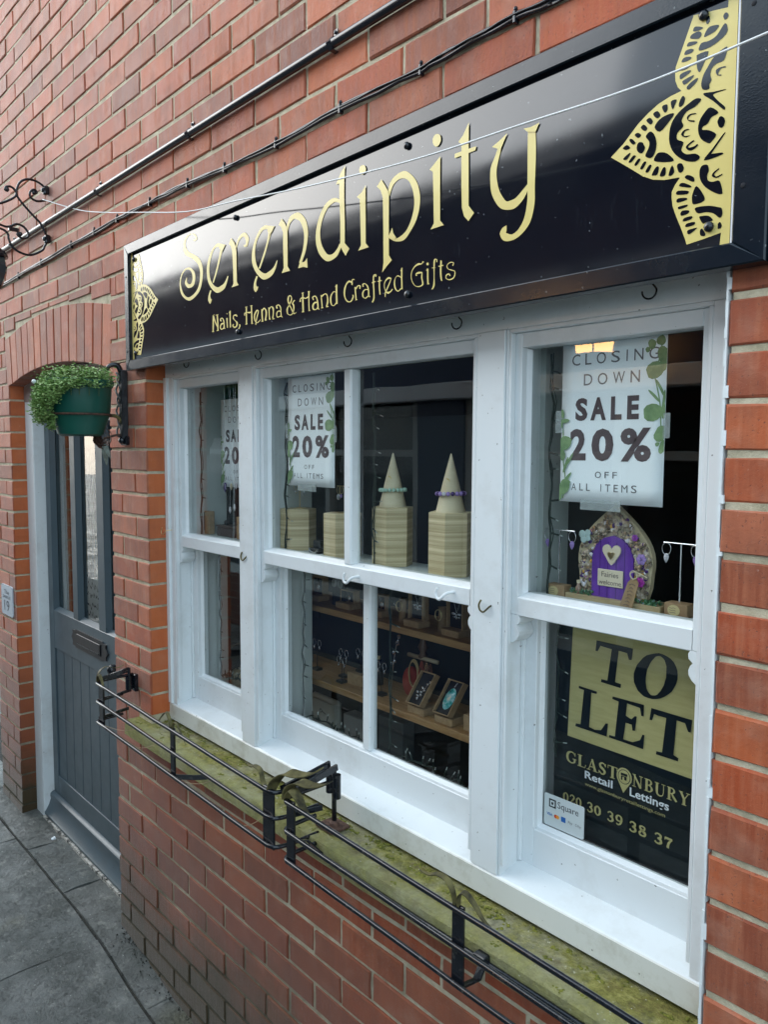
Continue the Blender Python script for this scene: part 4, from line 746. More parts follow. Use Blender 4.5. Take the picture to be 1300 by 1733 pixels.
while x < -.42:
    w_ = rt.uniform(.02, .07); thr.box(x, x+w_-.004, .060-rt.uniform(0, .003), .070, -1.7665-rt.uniform(0, .004)-.012*(x > -.9), -1.7535+rt.uniform(-.003, .001)); x += w_
obj('worn_threshold_strip', thr, mat('flaking_pale_strip', lambda n: n.col(n.ramp(n.noise(40., None, 6, .8), [(.42, (.02, .02, .018)), (.52, (.55, .52, .46))])), rough=.6), door)
obj('threshold', MB().box(-1.36, -.40, .075, .17, -1.80, -1.757, .003), M_INTFLOOR, door)
lp = MB(); LO = [(-1.048, -.833), (-1.030, -.812), (-1.036, -.800), (-1.005, -.798), (-.995, -.793), (-.70, -.793), (-.690, -.799), (-.660, -.800), (-.664, -.814), (-.640, -.833), (-.664, -.852), (-.660, -.866), (-.690, -.868), (-.70, -.873), (-.995, -.873), (-1.005, -.868), (-1.036, -.866), (-1.030, -.852)]
lp.prism(LO, lambda x, z: (x, YD-.006, z), lambda x, z: (x, YD+.0, z)); o = obj('letter_plate', lp, M_BLACKP, door)
obj('flap', MB().box(-.975, -.715, YD-.0105, YD-.0062, -.858, -.808, .0015), M_BLACKP, o)
obj('flap_edge', MB().tube([(-.965, YD-.0115, -.8495), (-.725, YD-.0115, -.8495)], .0016, 6), M_IRON, o)
obj('door_knob', MB().ball((-.535, YD-.03, -.87), .022, 12, 8).tube([(-.535, YD-.02, -.87), (-.535, YD, -.87)], .009, 10), M_IRON, door, smooth=True)
df = thing('door_frame', 'white painted frame with curved dusty head around the grey door', 'door frame', (-1.4, .1, -1.75))
j = MB(); j.box(DX0+.002, dx0-.002, .066, .20, -1.765, .30, .0025); obj('left_jamb', j, M_JAMB, df)
j = MB(); j.box(dx1+.002, DX1-.002, .066, .20, -1.765, .30, .0025); obj('right_jamb', j, M_JAMB, df)
hd = MB(); out = [(DX0+.002, .2165)]+[(DX1-.002, .2165)]+[(DX1-.002+(DX0-DX1+.004)*i/14, arch(DX1-.002+(DX0-DX1+.004)*i/14)-.003) for i in range(15)]
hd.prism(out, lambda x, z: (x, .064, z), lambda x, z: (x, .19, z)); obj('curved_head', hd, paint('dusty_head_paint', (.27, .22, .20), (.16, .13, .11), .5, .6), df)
# sight of the hallway through the door panes
tg = thing('lace_panel', 'cream openwork hanging behind the middle pane of the grey door', 'curtain', (-1.2, .3, .1))
lc = MB(); rl = random.Random(9)
LX0 = -1.40
for k in range(26):
    x = LX0+.0175*k; z1_ = -.45-.16*rl.random()
    lc.strap(cat([(x+rl.uniform(-.004, .004), .25+rl.uniform(-.006, .006), .2-(.2-z1_)*t/5) for t in range(6)], 2), [rl.uniform(.006, .014)]*11, (1, 0, 0), .0015)
obj('lace_strands', lc, mat('cream_lace', lambda n: n.col(n.ramp(n.noise(35., None, 4), [(.3, (.20, .13, .06)), (.55, (.42, .36, .27)), (.75, (.55, .50, .40))])), rough=.9), tg)
nb = thing('framed_notice', 'wood framed notice with black brush lettering standing behind the middle door pane', 'notice', (-1.2, .26, -.84))
obj('frame', MB().box(-1.42, -1.02, .268, .283, -.86, -.40, .002), M_SHELF, nb)
obj('sheet', MB().box(-1.40, -1.04, .2655, .2677, -.84, -.42), mat('grey_board', col=(.42, .44, .42), rough=.7), nb)
sq = MB(); rq = random.Random(4)
for row in range(8):
    z = -.455-.047*row; x = -1.385
    while x < -1.07:
        w_ = rq.uniform(.018, .04); p = [(x, .2650, z+rq.uniform(-.008, .012)), (x+w_*.4, .2650, z-rq.uniform(0, .022)), (x+w_*.7, .2650, z+rq.uniform(0, .016)), (x+w_, .2650, z-rq.uniform(0, .012))]
        ribbon(sq, [(q[0], q[2], 0, .0035+.002*rq.random()) for q in p], .2650-.0001*(row % 2), 3); x += w_+rq.uniform(.004, .012)
obj('brush_marks', sq, M_BLACKV, nb)
# ------------------------------------------------------------------ fascia sign
sign = thing('shop_sign', 'long black fascia sign with gold lettering and gold lace corners above the window', 'shop sign', (.95, 0, .46))
SF = -.030
def mitre(pts_front, name):
    """frame board: quad (x,z) outer-left, outer-right, inner-right, inner-left; chamfered face"""
    mm = MB(); cx = sum(p[0] for p in pts_front)/4; cz = sum(p[1] for p in pts_front)/4; c = .0022
    f = []
    for x, z in pts_front: f.append((x+math.copysign(min(c, abs(cx-x)), cx-x), z+math.copysign(c, cz-z)))
    vs = [(x, SF, z) for x, z in f]+[(x, SF+c, z) for x, z in pts_front]+[(x, -.001, z) for x, z in pts_front]
    mm.add(vs, [(0, 1, 2, 3), (8, 9, 10, 11)]+[(4*r+k, 4*r+(k+1) % 4, 4*r+4+(k+1) % 4, 4*r+4+k) for r in (0, 1) for k in range(4)])
    obj(name, mm, M_FRAMEB, sign)
O_ = [(-.080, .2595), (1.990, .2595), (1.990, .6645), (-.080, .6645)]; I_ = [(-.049, .292), (1.943, .292), (1.943, .631), (-.049, .631)]
e = .0004
for k, nm in ((0, 'bottom_board'), (1, 'right_board'), (2, 'top_board'), (3, 'left_board')):
    a, b = O_[k], O_[(k+1) % 4]; c_, d_ = I_[(k+1) % 4], I_[k]; mitre([a, b, c_, d_], nm)
YPn = -.0180
obj('sign_panel', MB().box(-.052, 1.946, YPn, -.004, .289, .634), M_PANEL, sign)
obj('backing_board', MB().box(1.9905, 2.0, -.022, -.001, .2575, .66, .001), M_FRAMEB, sign)
YG = YPn-.0006
def clusters(items, gap):
    """group print pieces whose x ranges overlap: one letter (or one word) each"""
    it = sorted(items, key=lambda t: t[0]); g = []
    for t in it:
        if g and t[0] < g[-1][1]+gap: g[-1][1] = max(g[-1][1], t[1]); g[-1][2].append(t)
        else: g.append([t[0], t[1], [t]])
    return [q[2] for q in g]
def tri(o):
    b = bmesh.new(); b.from_mesh(o.data); bmesh.ops.triangulate(b, faces=[f for f in b.faces if len(f.verts) > 4], ngon_method='EAR_CLIP'); b.to_mesh(o.data); b.free(); return o
def print_set(name, strokes, polys, dots, gap, k):
    it = []
    for i, l in enumerate(strokes): q = q4(l, 4); it.append((min(p[0]-abs(p[2]) for p in q), max(p[0]+abs(p[2]) for p in q), 's', i, q))
    for i, l in enumerate(polys+dots): q = q4(l, 2); it.append((min(p[0] for p in q), max(p[0] for p in q), 'p', i, q))
    for grp in clusters(it, gap):
        mm = MB()
        for (_a, _b, kind, i, q) in grp:
            if kind == 's': ribbon(mm, q, YG-.00006*(i % 22), k)
            else: mm.flat(q, YG-.0013-.00004*i)
        tri(obj(name, mm.mesh(name, False), M_GOLD, sign))
print_set('letter', TITLE_STROKES, TITLE_POLYS, TITLE_DOTS, -.004, 5)
print_set('lettering_word', SMALL_STROKES, [], SMALL_DOTS, .010, 4)
for mir in (0, 1):
    fx = (lambda x: 1.885-x) if mir else (lambda x: x)
    go = MB(); ou = q4(ORN_OUTER, 2); ed = 1.9355
    # the gold sheet: lobes plus the strip along the frame
    pts = [(1.9215, .6335)]+ou+[(1.9215, .2935), (ed, .2935), (ed, .6335)]
    go.flat([(fx(x), z) for x, z in pts], YG-.0003)
    o = tri(obj('corner_ornament', go.mesh('corner_ornament', False), M_GOLD, sign))
    bl = MB()
    for i, l in enumerate(ORN_HOLES): bl.flat([(fx(x), z) for x, z in catc(q4(l, 2), 3)], YG-.0008)
    for i, l in enumerate(ORN_CRESCENTS): ribbon(bl, [(fx(x), z, -dx if mir else dx, dz) for x, z, dx, dz in q4(l, 4)], YG-.0009, 4)
    tri(obj('openwork', bl.mesh('openwork', False), M_PANEL, o))
obj('edge_bead', MB().box(1.9375, 1.9415, -.0215, -.0182, .2935, .6315), M_WHITEP, sign)
for i, (x, z) in enumerate([(-.021, .611), (.611, .609), (1.272, .609), (1.887, .617), (1.906, .322), (.619, .313), (1.277, .317), (-.022, .313)]):
    obj('bolt', MB().ball((x, -.0215, z), .0075, 12, 6, (1, .75, 1)), M_IRON, sign, smooth=True)
for i, (x, z) in enumerate([(1.957, .365), (1.962, .60), (-.064, .32), (-.064, .56)]):
    obj('screw_hole', MB().ball((x, SF-.0002, z), .0038, 10, 4, (1, .3, 1)), M_BLACKV, sign, smooth=True)
# ------------------------------------------------------------------ hooks
def hook_mesh(r=.0016, R=.012):
    p = [(0, .012, .020), (0, 0, .016)]+[(R*.95*math.sin(a)-.002, -.0, -.004-R*math.cos(a)+R*.4) for a in [math.radians(v) for v in (110, 80, 50, 20, -10, -40, -70, -95)]]
    return MB().tube(cat([(x, y, z) for x, y, z in p], 3), r, 7).mesh('hook')
hm = hook_mesh(); hm.materials.append(M_IRON); hm.polygons.foreach_set('use_smooth', [True]*len(hm.polygons))
HL = ['leftmost black hook under the sign above the narrow left sash', 'black hook under the sign at the left white mullion', 'black hook under the sign above the glazing bar of the wide sash', 'black hook under the sign just left of the right mullion', 'rightmost black hook under the sign above the white sale poster']
for (x, z), l in zip([(.188, .268), (.604, .259), (.995, .257), (1.348, .259), (1.775, .260)], HL):
    o = obj('ceiling_hook', hm, None, loc=(x, .052, z)); tag(o, l, 'hook', 'black hooks in a row under the sign'); o.rotation_euler = (0, 0, .25)
def cup(name, x, z, mt, label, r=.0022, R=.0105, y=.079):
    p = [(x+.018, y+.008, z+.003), (x+.010, y-.008, z+.001), (x+.004, y-.014, z-.006), (x-.004, y-.016, z-.013), (x-.013, y-.016, z-.010), (x-.017, y-.015, z), (x-.012, y-.014, z+.010)]
    return tag(obj(name, MB().tube(cat(p, 4), r, 8), mt, smooth=True), label, 'hook')
cup('cup_hook', .497, -.306, M_IRONB, 'small dark cup hook screwed into the left mullion')
cup('cup_hook', .978, -.309, M_WHITE, 'white cup hook at the foot of the upper glazing bar', .0034)
cup('cup_hook', 1.298, -.302, M_WHITE, 'white cup hook on the meeting rail near the right end of the wide sash', .0034)
cup('cup_hook', 1.425, -.309, M_IRONB, 'small rusty cup hook on the face of the right mullion', .0019, y=.076)
cup('cup_hook', .02, -.27, M_BRASS, 'thin bare wire hook sticking out at the left edge of the window frame', .0012, y=.06)
# ------------------------------------------------------------------ conduit and cables
cd = thing('conduit_pipe', 'thick black conduit pipe clipped along the brickwork above the sign', 'pipe', (.5, -.01, .9))
obj('pipe', MB().tube([(-2.72, -.014, .902), (-1.3, -.014, .900), (0, -.014, .899), (1.0, -.014, .899), (2.0, -.014, .897), (2.72, -.014, .895)], .0105, 14), M_PIPE, cd, smooth=True)
clip = None
for x in (-2.25, -1.307, -.325, .350, 1.018, 1.70, 2.4):
    o = MB(); o.strap([(x, -.0005, .884), (x, -.016, .886), (x, -.0262, .899), (x, -.016, .912), (x, -.003, .914), (x, -.002, .934)], [.013]*6, (1, 0, 0), .002)
    q = obj('pipe_clip', o, M_PIPE, cd); obj('clip_screw', MB().ball((x, -.005, .927), .0042, 8, 5, (1, .7, 1)), M_PIPE, q)
cb = thing('cable_run', 'pair of thin black cables clipped to the bricks between conduit and sign', 'cable', (.3, -.005, .76))
CP = [(-2.72, .748), (-1.522, .749), (-1.018, .757), (-.608, .765), (-.178, .770), (.074, .768), (.324, .764), (.535, .753), (.784, .748), (1.04, .753), (1.297, .747), (1.397, .752), (1.534, .754), (1.643, .747), (2.72, .745)]
rc = random.Random(2)
for k, (oy, oz, r) in enumerate(((-.006, 0, .0042), (-.005, .0085, .0034), (-.0105, .0045, .0022))):
    pts = [(x, oy, z+oz) for x, z in CP]; dn = []
    for a, b in zip(pts[:-1], pts[1:]):
        for t in (0, .25, .5, .75): dn.append((a[0]+(b[0]-a[0])*t, oy-rc.uniform(0, .002), a[2]+(b[2]-a[2])*t+rc.uniform(-.0022, .0022)))
    dn.append(pts[-1]); obj('cable', MB().tube(cat(dn, 2), r, 7), M_PIPE, cb, smooth=True)
for x, z in [(-1.25, .752), (-.95, .758), (-.608, .765), (-.38, .768), (-.178, .770), (.074, .768), (.324, .764), (.535, .753), (.784, .748), (1.04, .753), (1.297, .747), (1.534, .754), (1.75, .747)]:
    obj('cable_clip', MB().box(x-.003, x+.003, -.0125, 0, z-.008, z+.013, .001).ball((x, -.007, z+.017), .0042, 8, 5), M_PIPE, cb)
# ------------------------------------------------------------------ scrolled lamp bracket at the left
X_ = -.86
lb = thing('lamp_bracket', 'black wrought iron scroll bracket holding a lantern at the left edge', 'lamp bracket', (X_, 0, .93))
def yz(l, k=5): return [(X_, a, b) for a, b in cat(l, k)]
SW = [[(-.015, .857), (-.034, .895), (-.065, .924), (-.103, .962), (-.122, .992), (-.112, 1.032), (-.087, 1.054), (-.058, 1.058), (-.03, 1.05), (-.010, 1.035)],
      [(-.012, .990), (-.03, .983), (-.049, .980), (-.069, .989), (-.071, 1.009), (-.056, 1.022), (-.045, 1.014), (-.053, 1.006)],
      [(-.26, .930), (-.21, .938), (-.184, .943), (-.15, .962), (-.128, .980), (-.123, .998), (-.14, 1.014), (-.16, 1.010), (-.163, .998), (-.153, .996)],
      [(-.26, .868), (-.21, .868), (-.186, .863), (-.164, .859), (-.145, .865), (-.125, .876), (-.1, .871), (-.083, .851), (-.085, .833), (-.107, .825), (-.124, .838), (-.113, .845)],
      [(-.012, .825), (-.021, .809), (-.032, .79), (-.078, .765), (-.123, .772), (-.147, .793), (-.156, .815), (-.16, .835), (-.185, .848), (-.26, .850)]]
for s_ in SW: obj('scroll', MB().tube(yz(s_), .0046, 8), M_IRON, lb, smooth=True)
for (y, z) in ((-.056, 1.010), (-.156, 1.001), (-.112, .840)): obj('scroll_eye', MB().ball((X_, y, z), .0085, 10, 7), M_IRON, lb, smooth=True)
for z in (1.028, .838):
    obj('wall_mount', MB().box(X_-.014, X_+.014, -.020, 0, z-.016, z+.016, .004).ball((X_, -.022, z), .010, 10, 6, (1, .7, 1)).ball((X_+.008, -.016, z-.012), .008, 8, 5), M_IRON, lb)
obj('collar', MB().box(X_-.007, X_+.007, -.155, -.118, .846, .860, .002), M_IRON, lb)
la = thing('hanging_lantern', 'dark lantern hanging from the scroll bracket, cut by the left edge of the picture', 'lantern', (X_, -.215, .70))
obj('lantern_cap', MB().lathe([(.004, .07), (.006, .05), (.018, .042), (.04, .028), (.052, .01), (.054, 0)], (X_, -.215, .735), 12), M_IRON, la)
obj('lantern_glass', MB().lathe([(.045, 0), (.050, -.03), (.047, -.06), (.030, -.105)], (X_, -.215, .733), 8), mat('dark_lantern_glass', col=(.03, .05, .06), rough=.08), la)
obj('lantern_foot', MB().lathe([(.031, 0), (.022, -.012), (.006, -.022), (.002, -.035)], (X_, -.215, .628), 10), M_IRON, la)
obj('hanging_ring', MB().ring((X_, -.215, .815), .010, .0022, 14, 6, 'y').tube([(X_, -.215, .825), (X_, -.215, .852)], .003, 6), M_IRON, la)
# ------------------------------------------------------------------ white string
stp = [(-.86, -.026, .990), (-.60, -.045, .887+.02)]
SX_ = [(-.86, -.024, .991), (-.497, -.016, .872), (-.20, -.035, .795), (.10, -.052, .727), (.44, -.070, .652), (.72, -.084, .614), (1.02, -.1, .5705), (1.385, -.118, .5268), (1.66, -.135, .506), (1.86, -.15, .490), (2.04, -.165, .487), (2.4, -.20, .486), (2.72, -.23, .49)]
st_ = MB().tube(cat(SX_, 5), .0017, 6)
tag(obj('string', st_, mat('white_string', col=(.72, .74, .74), rough=.6), smooth=True), 'thin white string slung from the lamp bracket across the sign', 'string')
# ------------------------------------------------------------------ pier: planter bracket with rose, pot, plant
bx = -.150
pb_ = thing('planter_bracket', 'black bark textured bracket with a rusty metal rose on the pier by the door', 'bracket', (bx, 0, .15))
mm = MB(); mm.box(bx-.0135, bx+.0135, -.022, 0, .035, .268, .003); obj('bark_post', mm, mat('bark_cast_iron', lambda n: n.bump(n.noise(60., n.pos((2, 1, .6)), 5, .7), 1., .01), (.016, .018, .022), .35), pb_)
obj('post_strands', MB().tube(cat([(bx-.010+.012*math.sin(k*1.3), -.026-.004*math.cos(k*1.3), .26-.0145*k) for k in range(16)], 3), .0035, 6).tube(cat([(bx-.002-.012*math.sin(k*1.3), -.026+.003*math.cos(k*1.3), .26-.0145*k) for k in range(16)], 3), .003, 6), mat('grey_bark', col=(.10, .10, .095), rough=.5), pb_, smooth=True)
obj('top_curl', MB().tube(cat([(bx, -.018, .262), (bx, -.030, .283), (bx-.004, -.052, .281), (bx-.008, -.062, .268), (bx-.010, -.058, .255)], 4), [.010-.0003*i for i in range(17)], 8), M_IRON, pb_, smooth=True)
obj('bottom_mount', MB().box(bx-.026, bx+.026, -.016, 0, .014, .045, .004).ball((bx, -.020, .03), .012, 10, 6), M_IRON, pb_)
obj('stay', MB().tube(cat([(bx, -.012, .040), (bx, -.014, .075), (bx, -.022, .098), (bx, -.040, .112), (bx, -.064, .113)], 4), .006, 8), M_IRONB, pb_, smooth=True)
obj('pot_ring', MB().ring((-.152, -.158, .113), .097, .0038, 30, 6, 'z', 1.), M_ROSE, pb_, smooth=True)
obj('rose_stem', MB().tube(cat([(bx, -.02, .05), (bx-.005, -.05, .045), (bx-.02, -.075, .036)], 4), .004, 6), M_ROSE, pb_)
ros = MB(); RN = Vector((.74, -.62, -.25)).normalized(); RU = Vector((0, 0, 1)); RU = (RU-RN*RU.dot(RN)).normalized(); RV = RN.cross(RU)
for k in range(19):
    a = k*2.4; R = .004+.00165*k; c = Vector((-.150, -.086, .040)); pts = []
    for t in (-1, -.5, 0, .5, 1):
        b = a+t*.75; pts.append(c+RU*R*math.cos(b)+RV*R*math.sin(b)+RN*(.014-R*.42+.004*abs(t)))
    ros.strap(pts, [.004, .012+.0004*k, .014+.0005*k, .012+.0004*k, .004], RN+(RU*math.cos(a)+RV*math.sin(a))*.5, .0012)
obj('rose', ros, M_ROSE, pb_)
for (dx_, dz_, s_) in ((-.015, -.05, 1.), (.02, -.03, .8)):
    lf = MB(); pts = cat([(-.145, -.082, .018), (-.142+dx_*.4, -.080, .012+dz_*.4), (-.14+dx_, -.072, .006+dz_*1.2)], 3)
    lf.strap(pts, [.004, .014*s_, .020*s_, .022*s_, .017*s_, .010*s_, .002], (.6, .7, .2), .0012); obj('metal_leaf', lf, M_VERD, pb_)
pot = thing('plant_pot', 'round dark green plastic pot held in the wall bracket', 'plant pot', (-.165, -.185, .05))
obj('pot_body', MB().lathe([(.060, .043), (.071, .049), (.075, .062), (.079, .072), (.080, .077), (.091, .108), (.094, .113), (.100, .200), (.105, .204), (.108, .222), (.101, .226), (.094, .205)], (-.152, -.158, 0), 28), M_GREENP, pot); smooth_angle(pot.children[0], 35)
obj('soil', MB().lathe([(.093, .206), (.091, .210)], (-.152, -.158, 0), 20), M_SOIL, pot)
pl = thing('trailing_plant', 'bushy small-leaved green plant spilling over the front of the green pot', 'plant', (-.165, -.185, .21))
fo = MB(); rp = random.Random(21)
def leaf(c, r):
    a = rp.uniform(0, 6.28); t = rp.uniform(-.9, .9); u = Vector((math.cos(a), math.sin(a), t*.6)).normalized(); v = u.cross(Vector((rp.uniform(-1, 1), rp.uniform(-1, 1), .7))).normalized()
    p = [c-u*r, c-u*r*.2+v*r*.55, c+u*r, c-u*r*.2-v*r*.55]; fo.add(p, [(0, 1, 2), (0, 2, 3)])
clumps = []
for k in range(520):
    # tufts: most on the near and left side, hanging lowest at the front left
    a = rp.uniform(0, 2*math.pi); rad = .106*math.sqrt(rp.random())*1.0
    x, y = -.152+rad*math.cos(a), -.162+rad*math.sin(a); z = .212+.020*math.cos(rad*13)+rp.choice((rp.uniform(-.012, .010), rp.uniform(-.010, .026)))+.010*math.sin(x*60+y*45)
    clumps.append((x, y, z+.004, .019))
for k in range(900):
    a = math.radians(rp.gauss(266, 42)); f = rp.random()
    wgt = max(0, math.cos((a-math.radians(262))*1.25)); drop = f*(.012+.120*wgt**1.6); R = .102+.020*math.sin(f*2.6)+rp.uniform(-.006, .014)
    clumps.append((-.152+R*math.cos(a), -.164+R*math.sin(a), .214-drop, .012))
for k in range(60):
    a = math.radians(rp.gauss(280, 6)); f = rp.random(); clumps.append((-.152+.100*math.cos(a), -.160+.100*math.sin(a), .12-.055*f, .007))
for (x, y, z, s_) in clumps:
    for q in range(12): leaf(Vector((x+rp.gauss(0, s_*.6), y+rp.gauss(0, s_*.6), z+rp.gauss(0, s_*.5))), rp.choice((rp.uniform(.0022, .0045), rp.uniform(.0035, .0075))))
obj('foliage', fo, M_LEAF, pl, stuff=True)
stm = MB()
for k in range(46):
    a = math.radians(rp.gauss(225, 60)); R = .108; stm.tube(cat([(-.152, -.158, .215), (-.152+R*.6*math.cos(a), -.158+R*.6*math.sin(a), .25), (-.152+R*math.cos(a), -.158+R*math.sin(a), .225-.03*rp.random()), (-.152+R*1.03*math.cos(a), -.158+R*1.03*math.sin(a), .17)], 2), .0011, 4)
obj('stems', stm, mat('plant_stem', col=(.06, .10, .03), rough=.6), pl)
pl_ball = tag(obj('round_bauble', MB().ball((-.185, -.290, .215), .0075, 14, 9), mat('pale_bauble', col=(.62, .70, .68), rough=.2), smooth=True), 'small pale round bauble lying among the pot plant leaves', 'bauble')
# ------------------------------------------------------------------ number plate
npl = thing('house_number_plate', 'small white enamel plate with the number 19 on the brick at the left edge', 'number plate', (-1.585, 0, -.74))
pm = MB(); rr_ = .014; o_ = []
for cx, cz, a0 in ((-1.512, -.676, 0), (-1.656, -.676, 90), (-1.656, -.796, 180), (-1.512, -.796, 270)):
    for k in range(5): a = math.radians(a0+k*22.5); o_.append((cx+rr_*math.cos(a), cz+rr_*math.sin(a)))
obj('plate', MB().prism(o_, lambda x, z: (x, -.007, z), lambda x, z: (x, -.0005, z)), mat('enamel_plate', col=(.55, .62, .68), rough=.25), npl)
tx = MB(); put_text(tx, 'The', -1.622, -1.545, -.705, -.685, -.0074, .01); put_text(tx, 'GAUNTLET', -1.645, -1.523, -.727, -.7135, -.0074, .01); put_text(tx, '19', -1.625, -1.545, -.788, -.737, -.0074)
obj('plate_lettering', tx, mat('plate_ink', col=(.02, .03, .05), rough=.4), npl)
# ------------------------------------------------------------------ ironwork window baskets
def basket(root, xa, xb, zs, tilt, left_end, right_end, mids, posts):
    Yf = -.145
    for k, z0 in enumerate(zs):
        z1 = z0+tilt; p = []
        if left_end: p += [(xa+.004, -.012 if k == 0 else -.05, z0+.004), (xa+.002, -.11, z0+.001), (xa+.006, -.135, z0), (xa+.022, Yf, z0)]
        else: p += [(xa, Yf, z0)]
        p2 = []
        if right_end: p2 += [(xb-.028, Yf, z1), (xb-.008, -.138, z1), (xb+.001, -.118, z1), (xb+.004, -.09, z1), (xb+.008, -.02 if k else -.06, z1+.003)]
        else: p2 += [(xb, Yf, z1)]
        n = 12; a, b = p[-1], p2[0]
        mid = [tuple(a[q]+(b[q]-a[q])*i/n for q in range(3)) for i in range(1, n)]
        mid = [(m_[0], m_[1]+rc.uniform(-.0006, .0006), m_[2]+rc.uniform(-.0006, .0006)) for m_ in mid]
        obj('rail', MB().tube(cat(p, 4)+mid+cat(p2, 4), .0053, 10), M_IRON, root, smooth=True)
    for (x, w_, y) in posts:
        t = (x-xa)/(xb-xa)*tilt
        obj('upright', MB().box(x-w_/2, x+w_/2, y, y+.006, zs[2]+t-.010, zs[0]+t+.004, .001), M_IRON, root)
def leafribbon(root, pts, wmax, side=(0, 1, .35)):
    P_ = cat(pts, 4); n = len(P_); wd = [max(.0015, wmax*math.sin(math.pi*min(1, (.22+.78*i/(n-1))))**.8) for i in range(n)]
    wd[-1] = .001
    o = obj('iron_leaf', MB().strap(P_, wd, side, .0022), M_IRONB, root); smooth_angle(o, 60)
b1 = thing('window_basket', 'black iron rail basket with leaf finials along the left half of the sill', 'window basket', (.42, -.14, -.92), 'iron window baskets')
basket(b1, -.122, .962, (-.780, -.843, -.913), -.019, True, True, None, [(-.086, .036, -.138), (.432, .024, -.138), (.930, .046, -.139)])
b2 = thing('window_basket', 'black iron rail basket running right from the middle bracket, cut by the bottom edge', 'window basket', (1.5, -.14, -.92), 'iron window baskets')
basket(b2, .996, 2.10, (-.799, -.869, -.938), -.020, True, False, None, [(1.022, .030, -.139), (1.545, .028, -.138), (2.08, .03, -.138)])
# arms, sleeves, brackets
obj('arm', MB().strap([(-.118, -.135, -.776), (-.118, -.06, -.764), (-.118, -.026, -.757)], [.016]*3, (0, 0, 1), .006).tube([(-.118, -.026, -.752), (-.118, -.026, -.785)], .006, 8), M_IRON, b1)
obj('wall_sleeve', MB().tube([(-.118, -.026, -.780), (-.118, -.026, -.826)], .0125, 14).box(-.122, -.098, -.014, 0, -.835, -.775, .002), M_IRON, b1)
obj('lower_arm', MB().strap([(-.118, -.135, -.846), (-.118, -.10, -.842), (-.116, -.02, -.830)], [.010]*3, (0, 0, 1), .005).strap([(-.116, -.135, -.905), (-.116, -.03, -.893)], [.010]*2, (0, 0, 1), .005), M_IRON, b1)
obj('arm', MB().strap([(.966, -.125, -.792), (.972, -.05, -.776), (.972, .014, -.765)], [.017]*3, (0, 0, 1), .0065), M_IRON, b1)
obj('sleeve', MB().tube([(.968, .018, -.790), (.968, .018, -.838)], .0105, 14), M_IRON, b1)
obj('arm', MB().strap([(1.000, -.135, -.793), (1.000, -.05, -.777), (.998, .016, -.765)], [.015]*3, (0, 0, 1), .0065), M_IRON, b2)
obj('sleeve', MB().tube([(.994, .018, -.786), (.994, .018, -.845)], .0105, 14), M_IRON, b2)
obj('link_arm', MB().strap([(.966, -.10, -.862), (1.00, -.03, -.852)], [.012]*2, (0, 0, 1), .006), M_IRON, b1)
bk_ = thing('sill_bracket', 'rusty iron foot plate and rod standing on the mossy sill between the two baskets', 'bracket', (.98, .02, -.92))
obj('rod', MB().tube([(.984, .018, -.768), (.984, .018, -.917)], .0062, 10), M_IRON, bk_, smooth=True)
obj('foot_plate', MB().box(.945, 1.012, -.012, .048, -.9235, -.9165, .002), M_ROSE, bk_)
obj('foot_collar', MB().lathe([(.013, 0), (.012, .008), (.007, .013)], (.984, .018, -.917), 12), M_ROSE, bk_)
obj('support_strap', MB().strap([(.446, -.137, -.926), (.465, -.09, -.935), (.478, -.052, -.940)], [.014]*3, (0, .3, 1), .0035), M_IRON, b1)
obj('rear_rail', MB().tube([(.94, -.056, -.950), (1.5, -.056, -.951), (2.10, -.056, -.952)], .0052, 8), M_IRON, b2, smooth=True)
obj('support_strap', MB().strap([(1.556, -.137, -.952), (1.556, -.095, -.958), (1.540, -.060, -.950)], [.017]*3, (1, 0, .3), .0035), M_IRON, b2)
obj('clamp', MB().box(1.520, 1.548, -.068, -.046, -.957, -.936, .002), M_IRON, b2)
obj('strut', MB().strap([(1.01, -.137, -.900), (1.02, -.09, -.905), (1.03, -.055, -.945)], [.012]*3, (1, 0, .3), .0035), M_IRON, b2)
leafribbon(b1, [(-.11, -.140, -.785), (-.105, -.138, -.748), (-.107, -.112, -.730), (-.112, -.075, -.742), (-.114, -.045, -.738)], .017, (1, .0, .2))
leafribbon(b1, [(-.105, -.140, -.775), (-.088, -.142, -.748), (-.062, -.143, -.762), (-.045, -.143, -.788)], .011, (0, 1, .2))
leafribbon(b1, [(.428, -.138, -.80), (.418, -.137, -.768), (.395, -.136, -.752), (.365, -.136, -.772), (.335, -.136, -.80)], .010)
leafribbon(b1, [(.436, -.138, -.80), (.442, -.137, -.772), (.455, -.136, -.768), (.482, -.136, -.786), (.512, -.136, -.815)], .007)
leafribbon(b1, [(.925, -.138, -.802), (.902, -.134, -.790), (.888, -.132, -.768), (.862, -.131, -.765), (.838, -.131, -.772), (.812, -.131, -.765)], .012)
leafribbon(b1, [(.940, -.138, -.800), (.948, -.128, -.775), (.972, -.115, -.752), (1.005, -.10, -.750), (1.035, -.085, -.742), (1.065, -.075, -.720)], .032, (.25, 1, .2))
leafribbon(b2, [(1.005, -.140, -.798), (1.010, -.132, -.770), (1.032, -.122, -.752), (1.065, -.112, -.752), (1.095, -.10, -.745), (1.12, -.09, -.730)], .028, (.25, 1, .2))
leafribbon(b2, [(1.008, -.140, -.792), (1.025, -.138, -.768), (1.048, -.137, -.775), (1.072, -.136, -.795), (1.098, -.135, -.812)], .023, (0, 1, .2))
leafribbon(b2, [(1.540, -.138, -.810), (1.532, -.137, -.785), (1.515, -.136, -.770), (1.492, -.136, -.770), (1.470, -.136, -.780), (1.445, -.136, -.782)], .011)
leafribbon(b2, [(1.548, -.138, -.812), (1.548, -.137, -.786), (1.562, -.136, -.776), (1.585, -.136, -.788), (1.605, -.136, -.806), (1.632, -.136, -.815)], .011)
